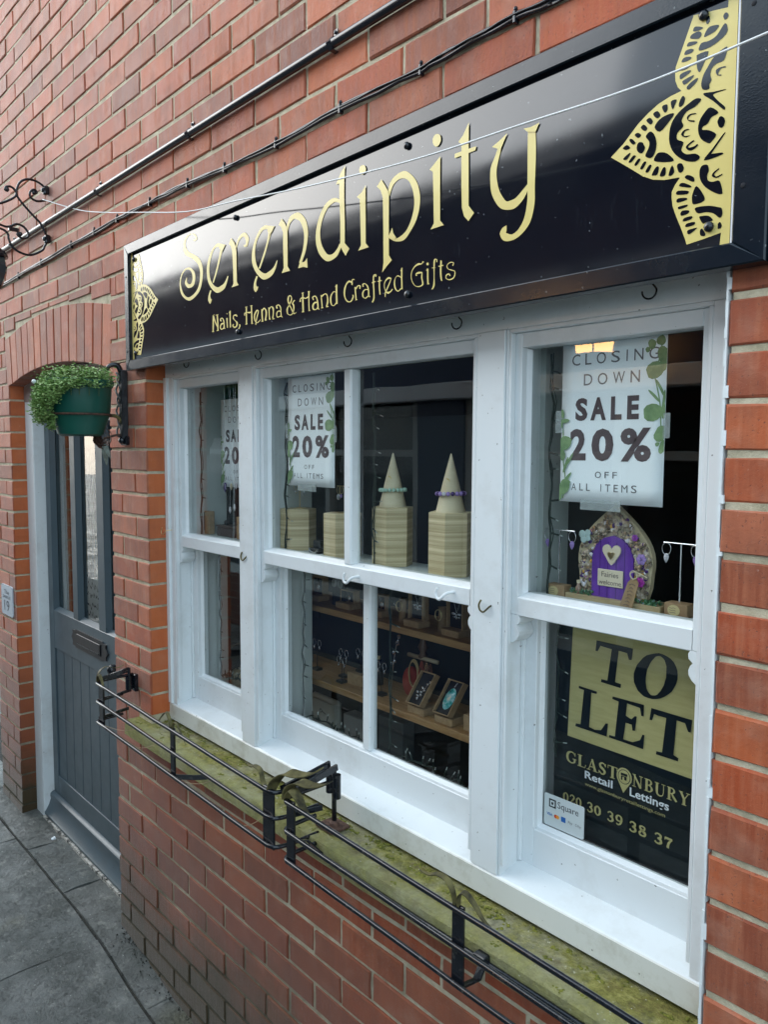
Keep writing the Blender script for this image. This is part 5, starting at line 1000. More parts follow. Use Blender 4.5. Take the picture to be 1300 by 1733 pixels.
# stray dry stalks caught in the basket
rs2 = random.Random(8)
for i, (x0, z0, x1, z1) in enumerate([(-.03, -.905, .12, -.885), (.16, -.918, .27, -.885), (.53, -.912, .62, -.880), (.80, -.935, .86, -.895)]):
    tag(obj('dry_stalk', MB().tube(cat([(x0, -.148, z0), ((x0+x1)/2, -.12, (z0+z1)/2-.012), (x1, -.09, z1)], 5), .0008, 4), mat('straw', col=(.42, .30, .18), rough=.7)), ['dry stalk caught in the basket nearest the door', 'dry stalk hooked in the basket left of its middle upright', 'dry stalk hooked in the basket right of its middle upright', 'dry stalk hanging in the basket just left of the corner upright'][i], 'stalk')
# ------------------------------------------------------------------ display ledges and goods
ZL = -.2895
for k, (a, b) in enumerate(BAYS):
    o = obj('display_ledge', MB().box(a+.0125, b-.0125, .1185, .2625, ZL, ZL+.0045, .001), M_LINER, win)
ZT_ = ZL+.0046
def hexblock(X, Y, R, top, label):
    mm = MB(); c = .0012; vs = []
    for r, z in ((R, 0), (R, top-ZT_-c), (R-c*1.4, top-ZT_)):
        for k in range(6): a = math.pi/3*k; vs.append((X+r*math.cos(a), Y+r*math.sin(a), ZT_+z))
    mm.add(vs, [(i*6+k, i*6+(k+1) % 6, i*6+6+(k+1) % 6, i*6+6+k) for i in (0, 1) for k in range(6)]+[(5, 4, 3, 2, 1, 0), (12, 13, 14, 15, 16, 17)])
    return tag(obj('wooden_block', mm, M_WOODH), label, 'wooden block', 'hexagonal wooden display blocks')
M_WOODH = wood('striped_block_wood', (.34, .25, .12), (.78, .66, .42), (2, 2, 120))
hexblock(.594, .188, .052, -.167, 'leftmost hexagonal wooden block, short, carrying a gold earring stand under the sale poster')
hexblock(.802, .188, .052, -.167, 'short hexagonal wooden block cut off by the glazing bar, carrying a gold earring stand')
hexblock(1.004, .188, .052, -.1385, 'tall hexagonal wooden block under the cone with the pale green bracelet')
hexblock(1.208, .184, .052, -.1385, 'rightmost tall hexagonal wooden block under the cone with the purple bracelet')
def ringcone(X, Y, z0, label, blabel, cols):
    tag(obj('ring_cone', MB().lathe([(.0345, 0), (.0342, .001), (.019, .066), (.0022, .131), (.0008, .134)], (X, Y, z0), 28), M_CONE), label, 'display cone'); smooth_angle(COL.objects[-1], 50)
    st = obj('sticker', MB().prism([(.0065*math.cos(k*math.pi/6), .0065*math.sin(k*math.pi/6)) for k in range(12)], lambda a, b: (X+.004+a, Y-.0195+.0048-b*.27-.0005, z0+.071+b), lambda a, b: (X+.004+a, Y-.0195+.0052-b*.27, z0+.071+b)), mat('honey_label', col=(.60, .45, .16), rough=.5), COL.objects[-1] if False else None)
    tag(st, 'round honey coloured paper sticker on the '+('left' if X < 1.1 else 'right')+' cone', 'sticker')
    br = thing('bead_bracelet', blabel, 'bracelet', (X, Y, z0+.042)); n = len(cols)
    for k in range(n):
        a = 2*math.pi*k/n; R = .0315
        obj('bead', MB().ball((X+R*math.cos(a), Y+R*math.sin(a), z0+.042+.001*math.cos(a)), .0052, 10, 7), cols[k], br, smooth=True)
ringcone(1.004, .188, -.1384, 'plain wooden ring cone on the left tall block', 'pale green bead bracelet round the left wooden cone', [M_GREENG]*19)
ringcone(1.208, .184, -.1384, 'plain wooden ring cone on the rightmost block', 'purple and clear bead bracelet round the right wooden cone', [(M_AMETH, M_AMETHD, M_AMETH, M_CLEARB)[k % 4] for k in range(19)])
def earring(parent, x, y, z, kind, m1=M_SILVER, m2=M_AMETH):
    e = MB().ring((x, y, z-.011), .0085, .0008, 16, 5, 'y', 1.25)
    obj('earring', e, m1, parent, smooth=True)
    d = MB()
    if kind == 'stone': d.lathe([(.0005, -.036), (.004, -.030), (.0052, -.025), (.0035, -.021), (.001, -.019)], (x, y, z), 6)
    elif kind == 'disc': d.ball((x, y-.001, z-.030), .0085, 12, 6, (1, .2, 1))
    else: d.ball((x, y, z-.027), .0035, 8, 6, (1, 1, 1.6))
    obj('earring_drop', d, m2, parent)
def tstand(x, y, z0, h, wbar, label, base, mt=M_SILVER, drops=()):
    t = thing('earring_stand', label, 'earring stand', (x, y, z0))
    if base == 'block':
        obj('base', MB().box(x-.0215, x+.0215, y-.013, y+.013, z0, z0+.0245, .0012), M_KRAFT2, t)
        st = MB(); st.prism([(.0115*math.cos(k*math.pi/8), .0095*math.sin(k*math.pi/8)) for k in range(16)], lambda a, b: (x-.003+a, y-.0137, z0+.012+b), lambda a, b: (x-.003+a, y-.0131, z0+.012+b))
        o = obj('round_label', st, mat('cream_label', col=(.52, .43, .22), rough=.5), t)
        sc = MB()
        for q in range(3): sc.tube(cat([(x-.011+.004*i, -.0003+y-.0138, z0+.016-.004*q+.0006*(-1)**i) for i in range(4)], 2), .00035, 4)
        obj('label_script', sc, M_INKP, o)
    elif base == 'disc': obj('base', MB().lathe([(.019, 0), (.019, .0018), (.006, .004)], (x, y, z0), 20), M_BRASS, t, smooth=False)
    else: obj('base', MB().box(x-.014, x+.014, y-.012, y+.012, z0, z0+.008, .001), M_BLACKP, t)
    obj('stem', MB().tube([(x, y, z0+.002), (x, y, z0+h)], .0014 if base != 'dark' else .0012, 8), mt, t)
    obj('cross_bar', MB().tube([(x-wbar/2, y, z0+h), (x+wbar/2, y, z0+h)], .0014 if base != 'dark' else .0011, 8), mt, t)
    for dx_, kind, m2 in drops: earring(t, x+dx_, y-.001, z0+h, kind, mt if base == 'disc' else M_SILVER, m2)
    return t
M_KRAFT2 = wood('small_base_wood', (.24, .14, .07), (.36, .24, .13), (30, 30, 30))
tstand(.602, .188, -.1668, .074, .052, 'gold earring stand on the leftmost block, half hidden by the poster', 'disc', M_BRASS, [(.019, 'disc', M_SILVER), (-.019, 'drop', M_SILVER)])
tstand(.810, .188, -.1668, .072, .062, 'gold earring stand with coin earrings on the block beside the glazing bar', 'disc', M_BRASS, [(-.024, 'disc', M_SILVER), (-.014, 'drop', M_AMETH), (.022, 'disc', M_ROSE), (.012, 'drop', M_SILVER)])
tstand(1.533, .157, ZT_, .132, .070, 'silver earring stand on a small wooden base left of the fairy door', 'block', M_SILVER, [(-.028, 'stone', M_AMETH), (.030, 'stone', M_AMETH)])
tstand(1.786, .160, ZT_, .128, .066, 'silver earring stand on a small wooden base right of the fairy door', 'block', M_SILVER, [(-.027, 'stone', M_CLEARB), (.027, 'stone', M_AMETH)])
bb = thing('black_trinket', 'small black and white trinket lying between the two left wooden blocks', 'trinket', (.71, .17, ZT_))
obj('body', MB().box(.683, .728, .160, .185, ZT_, ZT_+.014, .003).box(.690, .722, .170, .190, ZT_+.0141, ZT_+.035, .002), M_BLACKP, bb); obj('shiny_band', MB().tube(cat([(.688, .158, ZT_+.013), (.70, .155, ZT_+.006), (.715, .156, ZT_+.004), (.728, .158, ZT_+.010)], 4), .0022, 6), M_SILVER, bb)
# window putty crumbs and tape at the blocks
# fairy door ----------------------------------------------------------------
FX, FY = 1.652, .168
fd = thing('fairy_door', 'small purple arched fairy door set in crushed crystals with a heart and a welcome plate', 'fairy door', (FX, FY, ZT_))
obj('plinth', MB().box(1.555, 1.757, .148, .200, ZT_, ZT_+.0125, .001), M_WOOD, fd)
zb = ZT_+.0126; z0 = zb
def gothic(w_, h, k=10):
    o = []
    for i in range(k+1):
        t = i/k; o.append((w_*(1-t**2.1)*(1+.10*math.sin(math.pi*t)), h*(.30+.70*t)))
    return [(w_*.86, 0), (w_*.97, h*.15)]+o+[(-x, z) for x, z in o[-2::-1]]+[(-w_*.97, h*.15), (-w_*.86, 0)]
GO = gothic(.077, .176)
obj('backboard', MB().prism(GO, lambda a, b: (FX+a, FY-.004, zb+b), lambda a, b: (FX+a, FY+.008, zb+b)), mat('pale_edge_board', col=(.50, .42, .27), rough=.6), fd)
ck = MB(); rk = random.Random(12); n = 0; CW = [(-.036, 0), (-.036, .062), (-.030, .078), (-.018, .090), (0, .095), (.018, .090), (.030, .078), (.036, .062), (.036, 0)]
def inpoly(x, z, P_):
    c = False
    for i in range(len(P_)):
        (x1, y1), (x2, y2) = P_[i-1], P_[i]
        if (y1 > z) != (y2 > z) and x < (x2-x1)*(z-y1)/(y2-y1)+x1: c = not c
    return c
GI = [(a*.95, b*.965) for a, b in GO]; DO = [(-.045, -.01), (-.045, .078), (-.037, .099), (-.020, .114), (0, .120), (.020, .114), (.037, .099), (.045, .078), (.045, -.01)]
cols = {0: MB(), 1: MB(), 2: MB(), 3: MB()}
while n < 420:
    x, z = rk.uniform(-.08, .08), rk.uniform(0, .174)
    if inpoly(x, z, GI) and not inpoly(x, z, DO):
        r = rk.uniform(.0026, .0050); c = rk.choices((0, 1, 2, 3), (.80, .10, .07, .03))[0]
        cols[c].ball((FX+x, FY-.005-rk.uniform(0, .002), zb+z), r, 6, 4, (rk.uniform(.7, 1.4), .8, rk.uniform(.7, 1.4))); n += 1
for c, mt in zip(range(4), (M_CHIPA, M_AMETHD, M_CLEARB, mat('citrine_chips', col=(.42, .26, .05), rough=.15))): obj('crystal_chips', cols[c], mt, fd, stuff=True)
obj('door_leaf', MB().prism([(a*.97, max(b, 0)*.985) for a, b in DO], lambda a, b: (FX+a, FY-.0105, zb+b), lambda a, b: (FX+a, FY-.0045, zb+b)), M_PURPLE, fd)
dl = MB()
for x in (-.026, -.009, .009, .026): dl.box(x+FX-.0004, x+FX+.0004, FY-.0110, FY-.0104, zb+.001, zb+.106)
obj('plank_grooves', dl, M_AMETHD, fd)
ht = [(0, -.0155), (-.009, -.0045), (-.0145, .004), (-.0135, .011), (-.008, .014), (-.003, .012), (0, .0075), (.003, .012), (.008, .014), (.0135, .011), (.0145, .004), (.009, -.0045)]
hz = zb+.083; ht = [(a*1.3, b*1.3) for a, b in ht]; cream = mat('cream_wood', col=(.62, .54, .40), rough=.6)
ho = obj('heart', MB().prism(catc(ht, 2), lambda a, b: (FX+a, FY-.0142, hz+b), lambda a, b: (FX+a, FY-.0112, hz+b)), cream, fd)
obj('gold_locket', MB().prism([(a*.36, b*.36-.002) for a, b in catc(ht, 2)], lambda a, b: (FX+a, FY-.0165, hz+b), lambda a, b: (FX+a, FY-.0144, hz+b)), M_BRASS, ho)
wp_ = obj('welcome_plate', MB().box(FX-.029, FX+.025, FY-.0138, FY-.0112, zb+.022, zb+.054, .001), cream, fd)
wt = MB(); put_text(wt, 'Fairies', FX-.020, FX+.016, zb+.040, zb+.0495, FY-.0141); put_text(wt, 'welcome', FX-.0255, FX+.022, zb+.0255, zb+.0345, FY-.0141); obj('plate_lettering', wt, M_INKP, wp_)
def flower(x, z, mt, r=.009):
    f_ = MB()
    for k in range(6):
        a = k*math.pi/3; f_.ball((x+math.cos(a)*r*.55, FY-.0115, z+math.sin(a)*r*.55), r*.42, 6, 4, (1, .5, 1))
    f_.ball((x, FY-.0145, z), r*.25, 6, 4); obj('flower', f_, mt, fd)
M_PINK = mat('violet_petal', col=(.26, .05, .36), rough=.4); M_MAG = mat('magenta_petal', col=(.33, .03, .30), rough=.4)
flower(FX+.060, zb+.080, M_AMETH, .011); flower(FX+.059, zb+.038, M_MAG, .010); flower(FX+.046, zb+.118, M_PINK, .007)
bfly = MB()
for a, b, r in ((-.006, .004, .008), (.006, .007, .007), (-.003, -.006, .007), (.007, -.003, .006)): bfly.ball((FX-.060+a, FY-.012, zb+.112+b), r, 8, 5, (1, .25, 1))
obj('butterfly', bfly, mat('pale_teal_glass', col=(.40, .52, .50), rough=.2), fd)
ms = MB()
for k in range(190):
    s_ = rk.random(); x = FX+(rk.uniform(-.095, -.04) if s_ < .5 else rk.uniform(.038, .098)); ms.ball((x, rk.uniform(.150, .172), zb+rk.uniform(0, .008)), rk.uniform(.0015, .0032), 5, 3)
obj('moss_chips', ms, mat('green_moss_chips', lambda n: n.col(n.ramp(n.noise(160., None, 2), [(.35, (.02, .08, .03)), (.6, (.10, .22, .10)), (.7, (.20, .18, .42))])), rough=.4), fd, stuff=True)
bt = thing('tiny_bottle', 'tiny corked glass bottle beside the fairy door on its left', 'bottle', (1.582, .158, zb))
obj('glass', MB().lathe([(.0055, 0), (.006, .012), (.003, .016), (.003, .020)], (1.580, .156, zb), 12), mat('amber_bottle', col=(.30, .20, .15), rough=.15), bt, smooth=True); obj('cork', MB().lathe([(.0033, .0201), (.0036, .026)], (1.580, .156, zb), 10), M_CONE, bt)
tgg = thing('kraft_price_tag', 'brown card price tag tied in front of the fairy door', 'tag', (1.690, .145, -.26))
TG = [(-.008, 0), (-.0105, .012), (-.009, .052), (-.004, .060), (.004, .060), (.010, .052), (.0115, .012), (.010, 0)]
tf = lambda dy: (lambda a, b: (1.688+a*1.15+b*.33, .143+dy-b*.02, -.2905+b*1.08))
obj('card', MB().prism(TG, tf(0), tf(.0012)), M_KRAFT, tgg)
sg = MB(); f_ = tf(-.0004)
for q in range(7):
    b = .012+.006*q; sg.tube([f_(-.005+.002*(q % 2), b), f_(0, b+.0022), f_(.006-.001*(q % 3), b-.0005)], .0005, 4)
obj('stamped_script', sg, M_INKP, tgg)
obj('twine', MB().tube(cat([(1.706, .142, -.229), (1.702, .138, -.218), (1.712, .137, -.213), (1.726, .138, -.217), (1.735, .139, -.221)], 4), .0009, 5).ring((1.708, .139, -.219), .0075, .0009, 12, 5, 'y'), mat('cream_twine', col=(.6, .53, .36), rough=.8), tgg)
tag(obj('paper_roll', MB().lathe([(.021, 0), (.0225, .012), (.021, .030), (.014, .043)], (1.452, .205, -.289), 14), M_PAPER, smooth=True), 'curled white paper standing in the left corner of the right window', 'paper')
# ------------------------------------------------------------------ sale posters
def poster(x0, z0, x1, z1, Y, label, full=True):
    t = thing('sale_poster', label, 'poster', ((x0+x1)/2, Y, z0), 'closing down sale posters')
    W_, H_ = x1-x0, z1-z0; mm = MB(); n, m_ = 8, 10
    bow = lambda u, v: Y+.0004*math.sin(u*3.1)
    vs = [(x0+W_*i/n, bow(i/n, j/m_), z0+H_*j/m_) for i in range(n+1) for j in range(m_+1)]
    fs = [(i*(m_+1)+j, (i+1)*(m_+1)+j, (i+1)*(m_+1)+j+1, i*(m_+1)+j+1) for i in range(n) for j in range(m_)]
    o = obj('sheet', mm.add(vs, fs).mesh('sheet', False), M_PAPER, t, smooth=True)
    so_ = o.modifiers.new('thickness', 'SOLIDIFY'); so_.thickness = .0003; so_.offset = 1
    YT = Y-.0006
    def U(u): return x0+W_*u
    def V(v): return z0+H_*(1-v)
    a = MB()
    put_spaced(a, 'CLOSING', U(.10), U(.93), V(.140), V(.072), YT, .0); put_spaced(a, 'DOWN', U(.225), U(.765), V(.268), V(.198), YT, .0)
    put_spaced(a, 'OFF', U(.36), U(.575), V(.842), V(.803), YT, .0); put_spaced(a, 'ALL ITEMS', U(.12), U(.765), V(.925), V(.880), YT, .0)
    obj('thin_lettering', a, M_INKG, t)
    b = MB(); 
    for ch, p, q in (('S', .145, .27), ('A', .30, .455), ('L', .50, .605), ('E', .655, .765)): put_text(b, ch, U(p), U(q), V(.478), V(.345), YT, .045)
    for ch, p, q in (('2', .095, .262), ('0', .318, .535), ('%', .60, .885)): put_text(b, ch, U(p), U(q), V(.725), V(.537), YT, .042)
    obj('bold_lettering', b, M_INKP, t)
    l_ = MB(); k_ = 0
    LF = [(.865, .055, .035, .030, .3), (.945, .04, .04, .03, 1.2), (.965, .12, .05, .05, .2), (.83, .085, .022, .016, .5), (.90, .205, .085, .050, .35), (.98, .165, .03, .05, 0), (.955, .315, .012, .062, .5), (.90, .355, .012, .055, .8), (.985, .38, .012, .06, -.1), (.89, .45, .09, .052, .1), (.985, .44, .02, .05, 0), (.965, .575, .055, .05, -.5), (.985, .65, .03, .042, -.3), (.94, .635, .02, .012, .4),
          (.015, .44, .015, .03, .1), (.04, .485, .045, .014, .1), (.0, .5, .02, .03, .2), (.045, .625, .07, .045, .4), (.02, .70, .03, .04, .2), (.06, .765, .014, .055, -.35), (.10, .73, .012, .05, -.6), (.08, .845, .014, .045, -.75), (.035, .915, .075, .040, .5), (.06, .88, .05, .026, .2), (.005, .965, .02, .03, 0)]
    for (u, v, ru, rv, rot) in LF:
        pts = []
        for q in range(12):
            a_ = 2*math.pi*q/12; px_, pz_ = ru*W_*math.cos(a_)*(1+.12*math.cos(3*a_)), rv*H_*math.sin(a_)
            X, Z = px_*math.cos(rot)-pz_*math.sin(rot), px_*math.sin(rot)+pz_*math.cos(rot)
            pts.append((min(max(U(u)+X, x0), x1), min(max(V(v)+Z, z0), z1)))
        l_.flat(pts, YT-.0001-.00008*k_); k_ += 1
    for P_ in ([(.90, .25), (.93, .33), (.955, .42), (.965, .53), (.985, .6)], [(.955, .0), (.95, .08), (.93, .15), (.90, .22)], [(.0, .47), (.02, .55), (.025, .63), (.03, .75), (.055, .87), (.03, .98)]):
        ribbon(l_, [(U(u), V(v), .0012, 0) for u, v in P_], YT-.00005, 3)
    obj('printed_leaves', l_, M_LEAFP, t)
    if full:
        for (u0, u1, v0, v1) in ((-.06, .02, .56, .42), (.985, 1.045, .60, .455), (.22, .62, 1.045, .98)):
            obj('tape', MB().box(U(u0), U(u1), Y-.0016, Y-.0013, V(v0), V(v1)), M_TAPE, t)
    return t
poster(1.555, -.093, 1.768, .203, .1245, 'closing down sale poster in the top right window above the fairy door')
poster(.639, -.0965, .849, .199, .1245, 'closing down sale poster in the wide middle window above the wooden blocks')
poster(.128, -.122, .338, .165, .205, 'closing down sale poster hung deeper behind the narrow left window', False)
# ------------------------------------------------------------------ to-let board, card sticker
YBd = .182
tl_ = thing('to_let_board', 'black and gold TO LET letting board standing behind the lower right pane', 'letting board', (1.7, YBd, -.8))
obj('board', MB().box(1.5125, 1.858, YBd+.0005, YBd+.005, -.835, -.29, .001), M_TLBLK, tl_)
sh = lambda x: -.010*(x-1.55)
gp = MB(); gp.add([(1.553, YBd, -.305), (1.545, YBd, -.572), (1.817, YBd, -.577), (1.824, YBd, -.305)], [(0, 1, 2, 3)]); obj('gold_panel', gp, M_TLGOLD, tl_)
Yt = .1796+.0008
lt = MB()
for l in TOLET: lt.flat(q4(l, 2), Yt)
oo = [q4(l, 2) for l in TOLET_O]; n = len(oo[0]); lt.add([(x, Yt, z) for x, z in oo[0]]+[(x, Yt, z) for x, z in oo[1]], [(i, (i+1) % n, n+(i+1) % n, n+i) for i in range(n)])
tri(obj('big_lettering', lt.mesh('big_lettering', False), M_TLBLK, tl_))
gl = MB(); serif_line(gl, 'GLAST', 1.5425, 1.662, -.6255, -.6262, .0235, Yt); serif_line(gl, 'NBURY', 1.6935, 1.8075, -.6268, -.6285, .0235, Yt)
serif_line(gl, '020', 1.5385, 1.583, -.7095, -.7105, .0195, Yt); serif_line(gl, '30', 1.5955, 1.628, -.711, -.712, .0195, Yt); serif_line(gl, '39', 1.6415, 1.676, -.713, -.714, .0195, Yt); serif_line(gl, '38', 1.6895, 1.7265, -.7155, -.7165, .0195, Yt); serif_line(gl, '37', 1.7415, 1.779, -.718, -.7195, .0195, Yt)
put_text(gl, 'www.glastonburyretaillettings.com', 1.590, 1.762, -.6625, -.6535, Yt, .0, -.004, True)
pin = [(1.6765+.0165*math.cos(a), -.6155+.0175*math.sin(a)) for a in [math.radians(v) for v in range(-20, 201, 20)]]+[(1.6755, -.6475)]
gl.flat(pin, Yt)
obj('gold_lettering', gl, M_TLGOLD, tl_)
pi_ = MB(); pi_.flat([(1.6765+.0135*math.cos(a*.4), -.6155+.0143*math.sin(a*.4)) for a in range(0, 16)], Yt-.0002); obj('pin_ring', pi_, M_TLBLK, tl_)
pj = MB(); pj.flat([(1.6765+.0122*math.cos(a*.4), -.6155+.013*math.sin(a*.4)) for a in range(0, 16)], Yt-.0004); o = obj('pin_disc', pj, M_TLGOLD, tl_)
pk = MB()
for (a, b, c, d_) in ((-.007, .007, .002, .007), (-.0065, -.0035, -.007, .001), (.0005, .0055, -.006, .001), (-.0035, .0005, -.0008, .001)): pk.add([(1.6765+a, Yt-.0006, -.6155+c), (1.6765+b, Yt-.0006, -.6155+c), (1.6765+b, Yt-.0006, -.6155+d_), (1.6765+a, Yt-.0006, -.6155+d_)], [(0, 1, 2, 3)])
obj('shop_pictogram', pk, M_TLBLK, tl_)
wl = MB(); put_text(wl, 'Retail', 1.589, 1.652, -.6455, -.6305, Yt, .02, -.001); put_text(wl, 'Lettings', 1.689, 1.769, -.6475, -.6315, Yt, .02, -.002); obj('white_lettering', wl, M_WHITEP, tl_)
stk = thing('card_payment_sticker', 'pale card payment sticker in the lower left corner of the right pane', 'sticker', (1.56, .152, -.72))
Ys = .1530; so2 = []
for cx, cz, a0 in ((1.604, -.6965, 0), (1.5165, -.6965, 90), (1.5165, -.7545, 180), (1.604, -.7545, 270)):
    for k in range(4): a = math.radians(a0+k*30); so2.append((cx+.0038*math.cos(a), cz+.0038*math.sin(a)))
obj('sticker_face', MB().prism(so2, lambda x, z: (x, Ys, z), lambda x, z: (x, Ys+.0018, z)), M_STICK, stk)
def rsq(mb, x0, x1, z0, z1, Y): mb.add([(x0, Y, z0), (x1, Y, z0), (x1, Y, z1), (x0, Y, z1)], [(0, 1, 2, 3)])
kk = MB(); rsq(kk, 1.5245, 1.5415, -.7185, -.7010, Ys-.0003); o = obj('logo_square', kk, M_TLBLK, stk)
k2 = MB(); rsq(k2, 1.5275, 1.5385, -.7155, -.7040, Ys-.0005); obj('logo_gap', k2, M_STICK, o)
k3 = MB(); rsq(k3, 1.5305, 1.5355, -.7125, -.7070, Ys-.0007); obj('logo_core', k3, M_TLBLK, o)
k4 = MB(); put_text(k4, 'Square', 1.5455, 1.5955, -.7195, -.7015, Ys-.0003, .0, 0, True); obj('sticker_lettering', k4, mat('sticker_ink', col=(.05, .05, .06), rough=.5), stk)
k5 = MB(); put_text(k5, 'VISA', 1.5195, 1.5335, -.7365, -.7310, Ys-.0003, .02); rsq(k5, 1.5545, 1.5655, -.7395, -.7290, Ys-.0003); obj('card_marks', k5, mat('card_blue', col=(.02, .12, .38), rough=.5), stk)
k6 = MB(); k6.flat([(1.5415+.004*math.cos(a*.5), -.7342+.004*math.sin(a*.5)) for a in range(12)], Ys-.0003); obj('red_disc', k6, M_RED, stk)
k7 = MB(); k7.flat([(1.5462+.004*math.cos(a*.5), -.7342+.004*math.sin(a*.5)) for a in range(12)], Ys-.0004); obj('orange_disc', k7, M_ORANGE, stk)
k8 = MB(); put_text(k8, 'Pay', 1.5715, 1.5815, -.7375, -.7320, Ys-.0003); put_text(k8, 'G Pay', 1.5885, 1.6015, -.7375, -.7320, Ys-.0003); obj('pay_marks', k8, M_INKG, stk)
# ------------------------------------------------------------------ goods on the shelves inside
SZ = {'U': -.4745, 'L': -.7065}
for nm, z, x0, lab in (('U', SZ['U'], .20, 'upper pine shelf behind the lower middle window with pendant boxes'), ('L', SZ['L'], .15, 'lower pine shelf behind the lower middle window with earring stands and boxes')):
    t = thing('pine_shelf', lab, 'shelf', (.8, .4, z)); obj('board', MB().box(x0, 1.40, .295, .47, z-.019, z, .0012), M_SHELF, t)
    for x in (.30, 1.36): obj('shelf_bracket', MB().box(x-.004, x+.004, .31, .47, z-.05, z-.0195).box(x-.012, x+.012, .47, .476, z-.10, z+.0), M_BLACKP, t)
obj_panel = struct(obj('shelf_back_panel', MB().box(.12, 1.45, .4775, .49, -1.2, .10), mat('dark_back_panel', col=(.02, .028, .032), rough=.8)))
def upbox(x, z, label, w_=.062, h=.095, pend='bee', y=.335):
    t = thing('pendant_box', label, 'jewellery box', (x, y, z), 'kraft pendant boxes')
    obj('base_tray', MB().box(x-w_/2, x+w_/2, y-.022, y+.022, z, z+.018, .0015), M_KRAFT, t)
    bk = MB(); bk.box(x-w_/2+.002, x-w_/2+.006, y-.004, y+.018, z+.0185, z+h); bk.box(x+w_/2-.006, x+w_/2-.002, y-.004, y+.018, z+.0185, z+h); bk.box(x-w_/2+.0062, x+w_/2-.0062, y-.004, y+.018, z+h-.004, z+h)
    obj('card_sleeve', bk, M_KRAFT, t); obj('velvet_back', MB().box(x-w_/2+.0063, x+w_/2-.0063, y+.006, y+.016, z+.019, z+h-.0045), M_BLACKV, t)
    p = MB(); zc = z+h*.55
    if pend == 'bee':
        for s_ in (-1, 1): p.ball((x+s_*.010, y+.004, zc+.003), .009, 8, 5, (1, .15, .38)).ball((x+s_*.008, y+.004, zc-.005), .006, 8, 5, (1, .15, .4))
        p.ball((x, y+.003, zc-.003), .003, 8, 6, (1, .6, 2.6))
    else: p.ball((x, y+.003, zc-.002), .008, 10, 7, (.8, .4, 1.2))
    p.tube([(x, y+.004, zc+.006), (x-.012, y+.005, z+h-.006)], .0005, 4).tube([(x, y+.004, zc+.006), (x+.012, y+.005, z+h-.006)], .0005, 4)
    obj('pendant', p, M_SILVER, t); return t
u1 = upbox(.94, SZ['U'], 'upright kraft pendant box with a silver bee, left one on the upper shelf')
u2 = upbox(1.085, SZ['U'], 'upright kraft pendant box with a silver bee by the right edge of the upper shelf')
upbox(.462, SZ['U'], 'upright kraft box at the left end of the upper shelf', .07, .075, 'drop', .355)
upbox(.63, SZ['U'], 'low kraft tray left of the glazing bar on the upper shelf', .07, .055, 'drop', .345)
upbox(.775, SZ['U'], 'low kraft box with a silver drop just right of the lower glazing bar', .052, .060, 'drop', .350)
for k, (x, y, zz, lab) in enumerate([(.70, .41, 'L', 'dark narrow bottle at the back of the lower shelf behind the closed kraft box'), (.355, .40, 'L', 'dark narrow bottle at the far left end of the lower shelf'), (.52, .40, 'U', 'dark narrow bottle at the back left of the upper shelf')]):
    t = thing('dark_bottle', lab, 'bottle', (x, y, SZ[zz])); obj('bottle_body', MB().lathe([(.013, .0003), (.014, .05), (.005, .064), (.005, .078)], (x, y, SZ[zz]), 12), M_BLACKP, t, smooth=True); obj('stopper', MB().lathe([(.006, .0782), (.006, .088)], (x, y, SZ[zz]), 10), M_BRASS, t)
for x, lab in ((.875, 'round gold hoop stand left of the first pendant box'), (1.028, 'wooden peg with a round gold watch between the two pendant boxes')):
    t = thing('hoop_stand', lab, 'ring stand', (x, .335, SZ['U']))
    obj('peg', MB().lathe([(.013, 0), (.011, .03), (.010, .05), (.012, .065)], (x, .345, SZ['U']), 12), M_KRAFT2, t, smooth=True); obj('hoop', MB().ring((x, .330, SZ['U']+.045), .012, .0016, 18, 6, 'y', 1.2), M_BRASS, t, smooth=True)
for x in (.570, .608): pass
dd = thing('disc_earrings', 'pair of grey disc earrings hanging above the upper shelf at left', 'earrings', (.59, .34, -.41))
for x in (.573, .604): obj('disc', MB().ball((x, .335, -.405), .013, 14, 7, (1, .25, 1)), mat('grey_shell', col=(.30, .31, .30), rough=.25), dd, smooth=True)
obj('card', MB().box(.555, .62, .342, .344, SZ['U'], -.375), M_BLACKV, dd)
def darkstand(x, y, z0, h, lab):
    t = tstand(x, y, z0, h, .034, lab, 'dark', M_BLACKP, [(-.014, 'drop', M_SILVER), (.014, 'drop', M_SILVER)]); t['group'] = 'small black earring stands'; return t
darkstand(.452, .36, SZ['L'], .100, 'black earring stand nearest the left end of the lower shelf')
darkstand(.572, .375, SZ['L'], .088, 'black earring stand on a square base in the middle of the left group')
darkstand(.612, .335, SZ['L'], .080, 'black earring stand at the front shelf edge beside the small kraft block')
darkstand(.785, .345, SZ['L'], .098, 'black earring stand just right of the lower glazing bar')
tag(obj('kraft_block', MB().box(.625, .695, .345, .385, SZ['L']+.0003, SZ['L']+.036, .0015), M_KRAFT), 'small closed kraft box on the lower shelf beside the glazing bar', 'box')
tstand(.66, .372, SZ['L']+.0366, .07, .04, 'black earring stand on top of the small closed kraft box', 'dark', M_BLACKP, [(-.014, 'drop', M_SILVER), (.014, 'drop', M_SILVER)])
bp = thing('bracelet_post', 'turned wooden post hung with red and straw coloured cord bracelets', 'bracelet stand', (.90, .39, SZ['L']))
obj('turned_post', MB().lathe([(.022, 0), (.020, .008), (.008, .014), (.008, .12), (.014, .128), (.008, .14), (.015, .155), (.009, .17), (.008, .182), (.016, .196), (.014, .208), (.004, .214)], (.90, .40, SZ['L']), 16), mat('dark_turned_wood', col=(.10, .06, .04), rough=.4), bp, smooth=True)
obj('cross_arm', MB().tube([(.845, .395, SZ['L']+.125), (.965, .395, SZ['L']+.125)], .006, 10), mat('pale_turned_wood', col=(.35, .29, .20), rough=.5), bp, smooth=True)
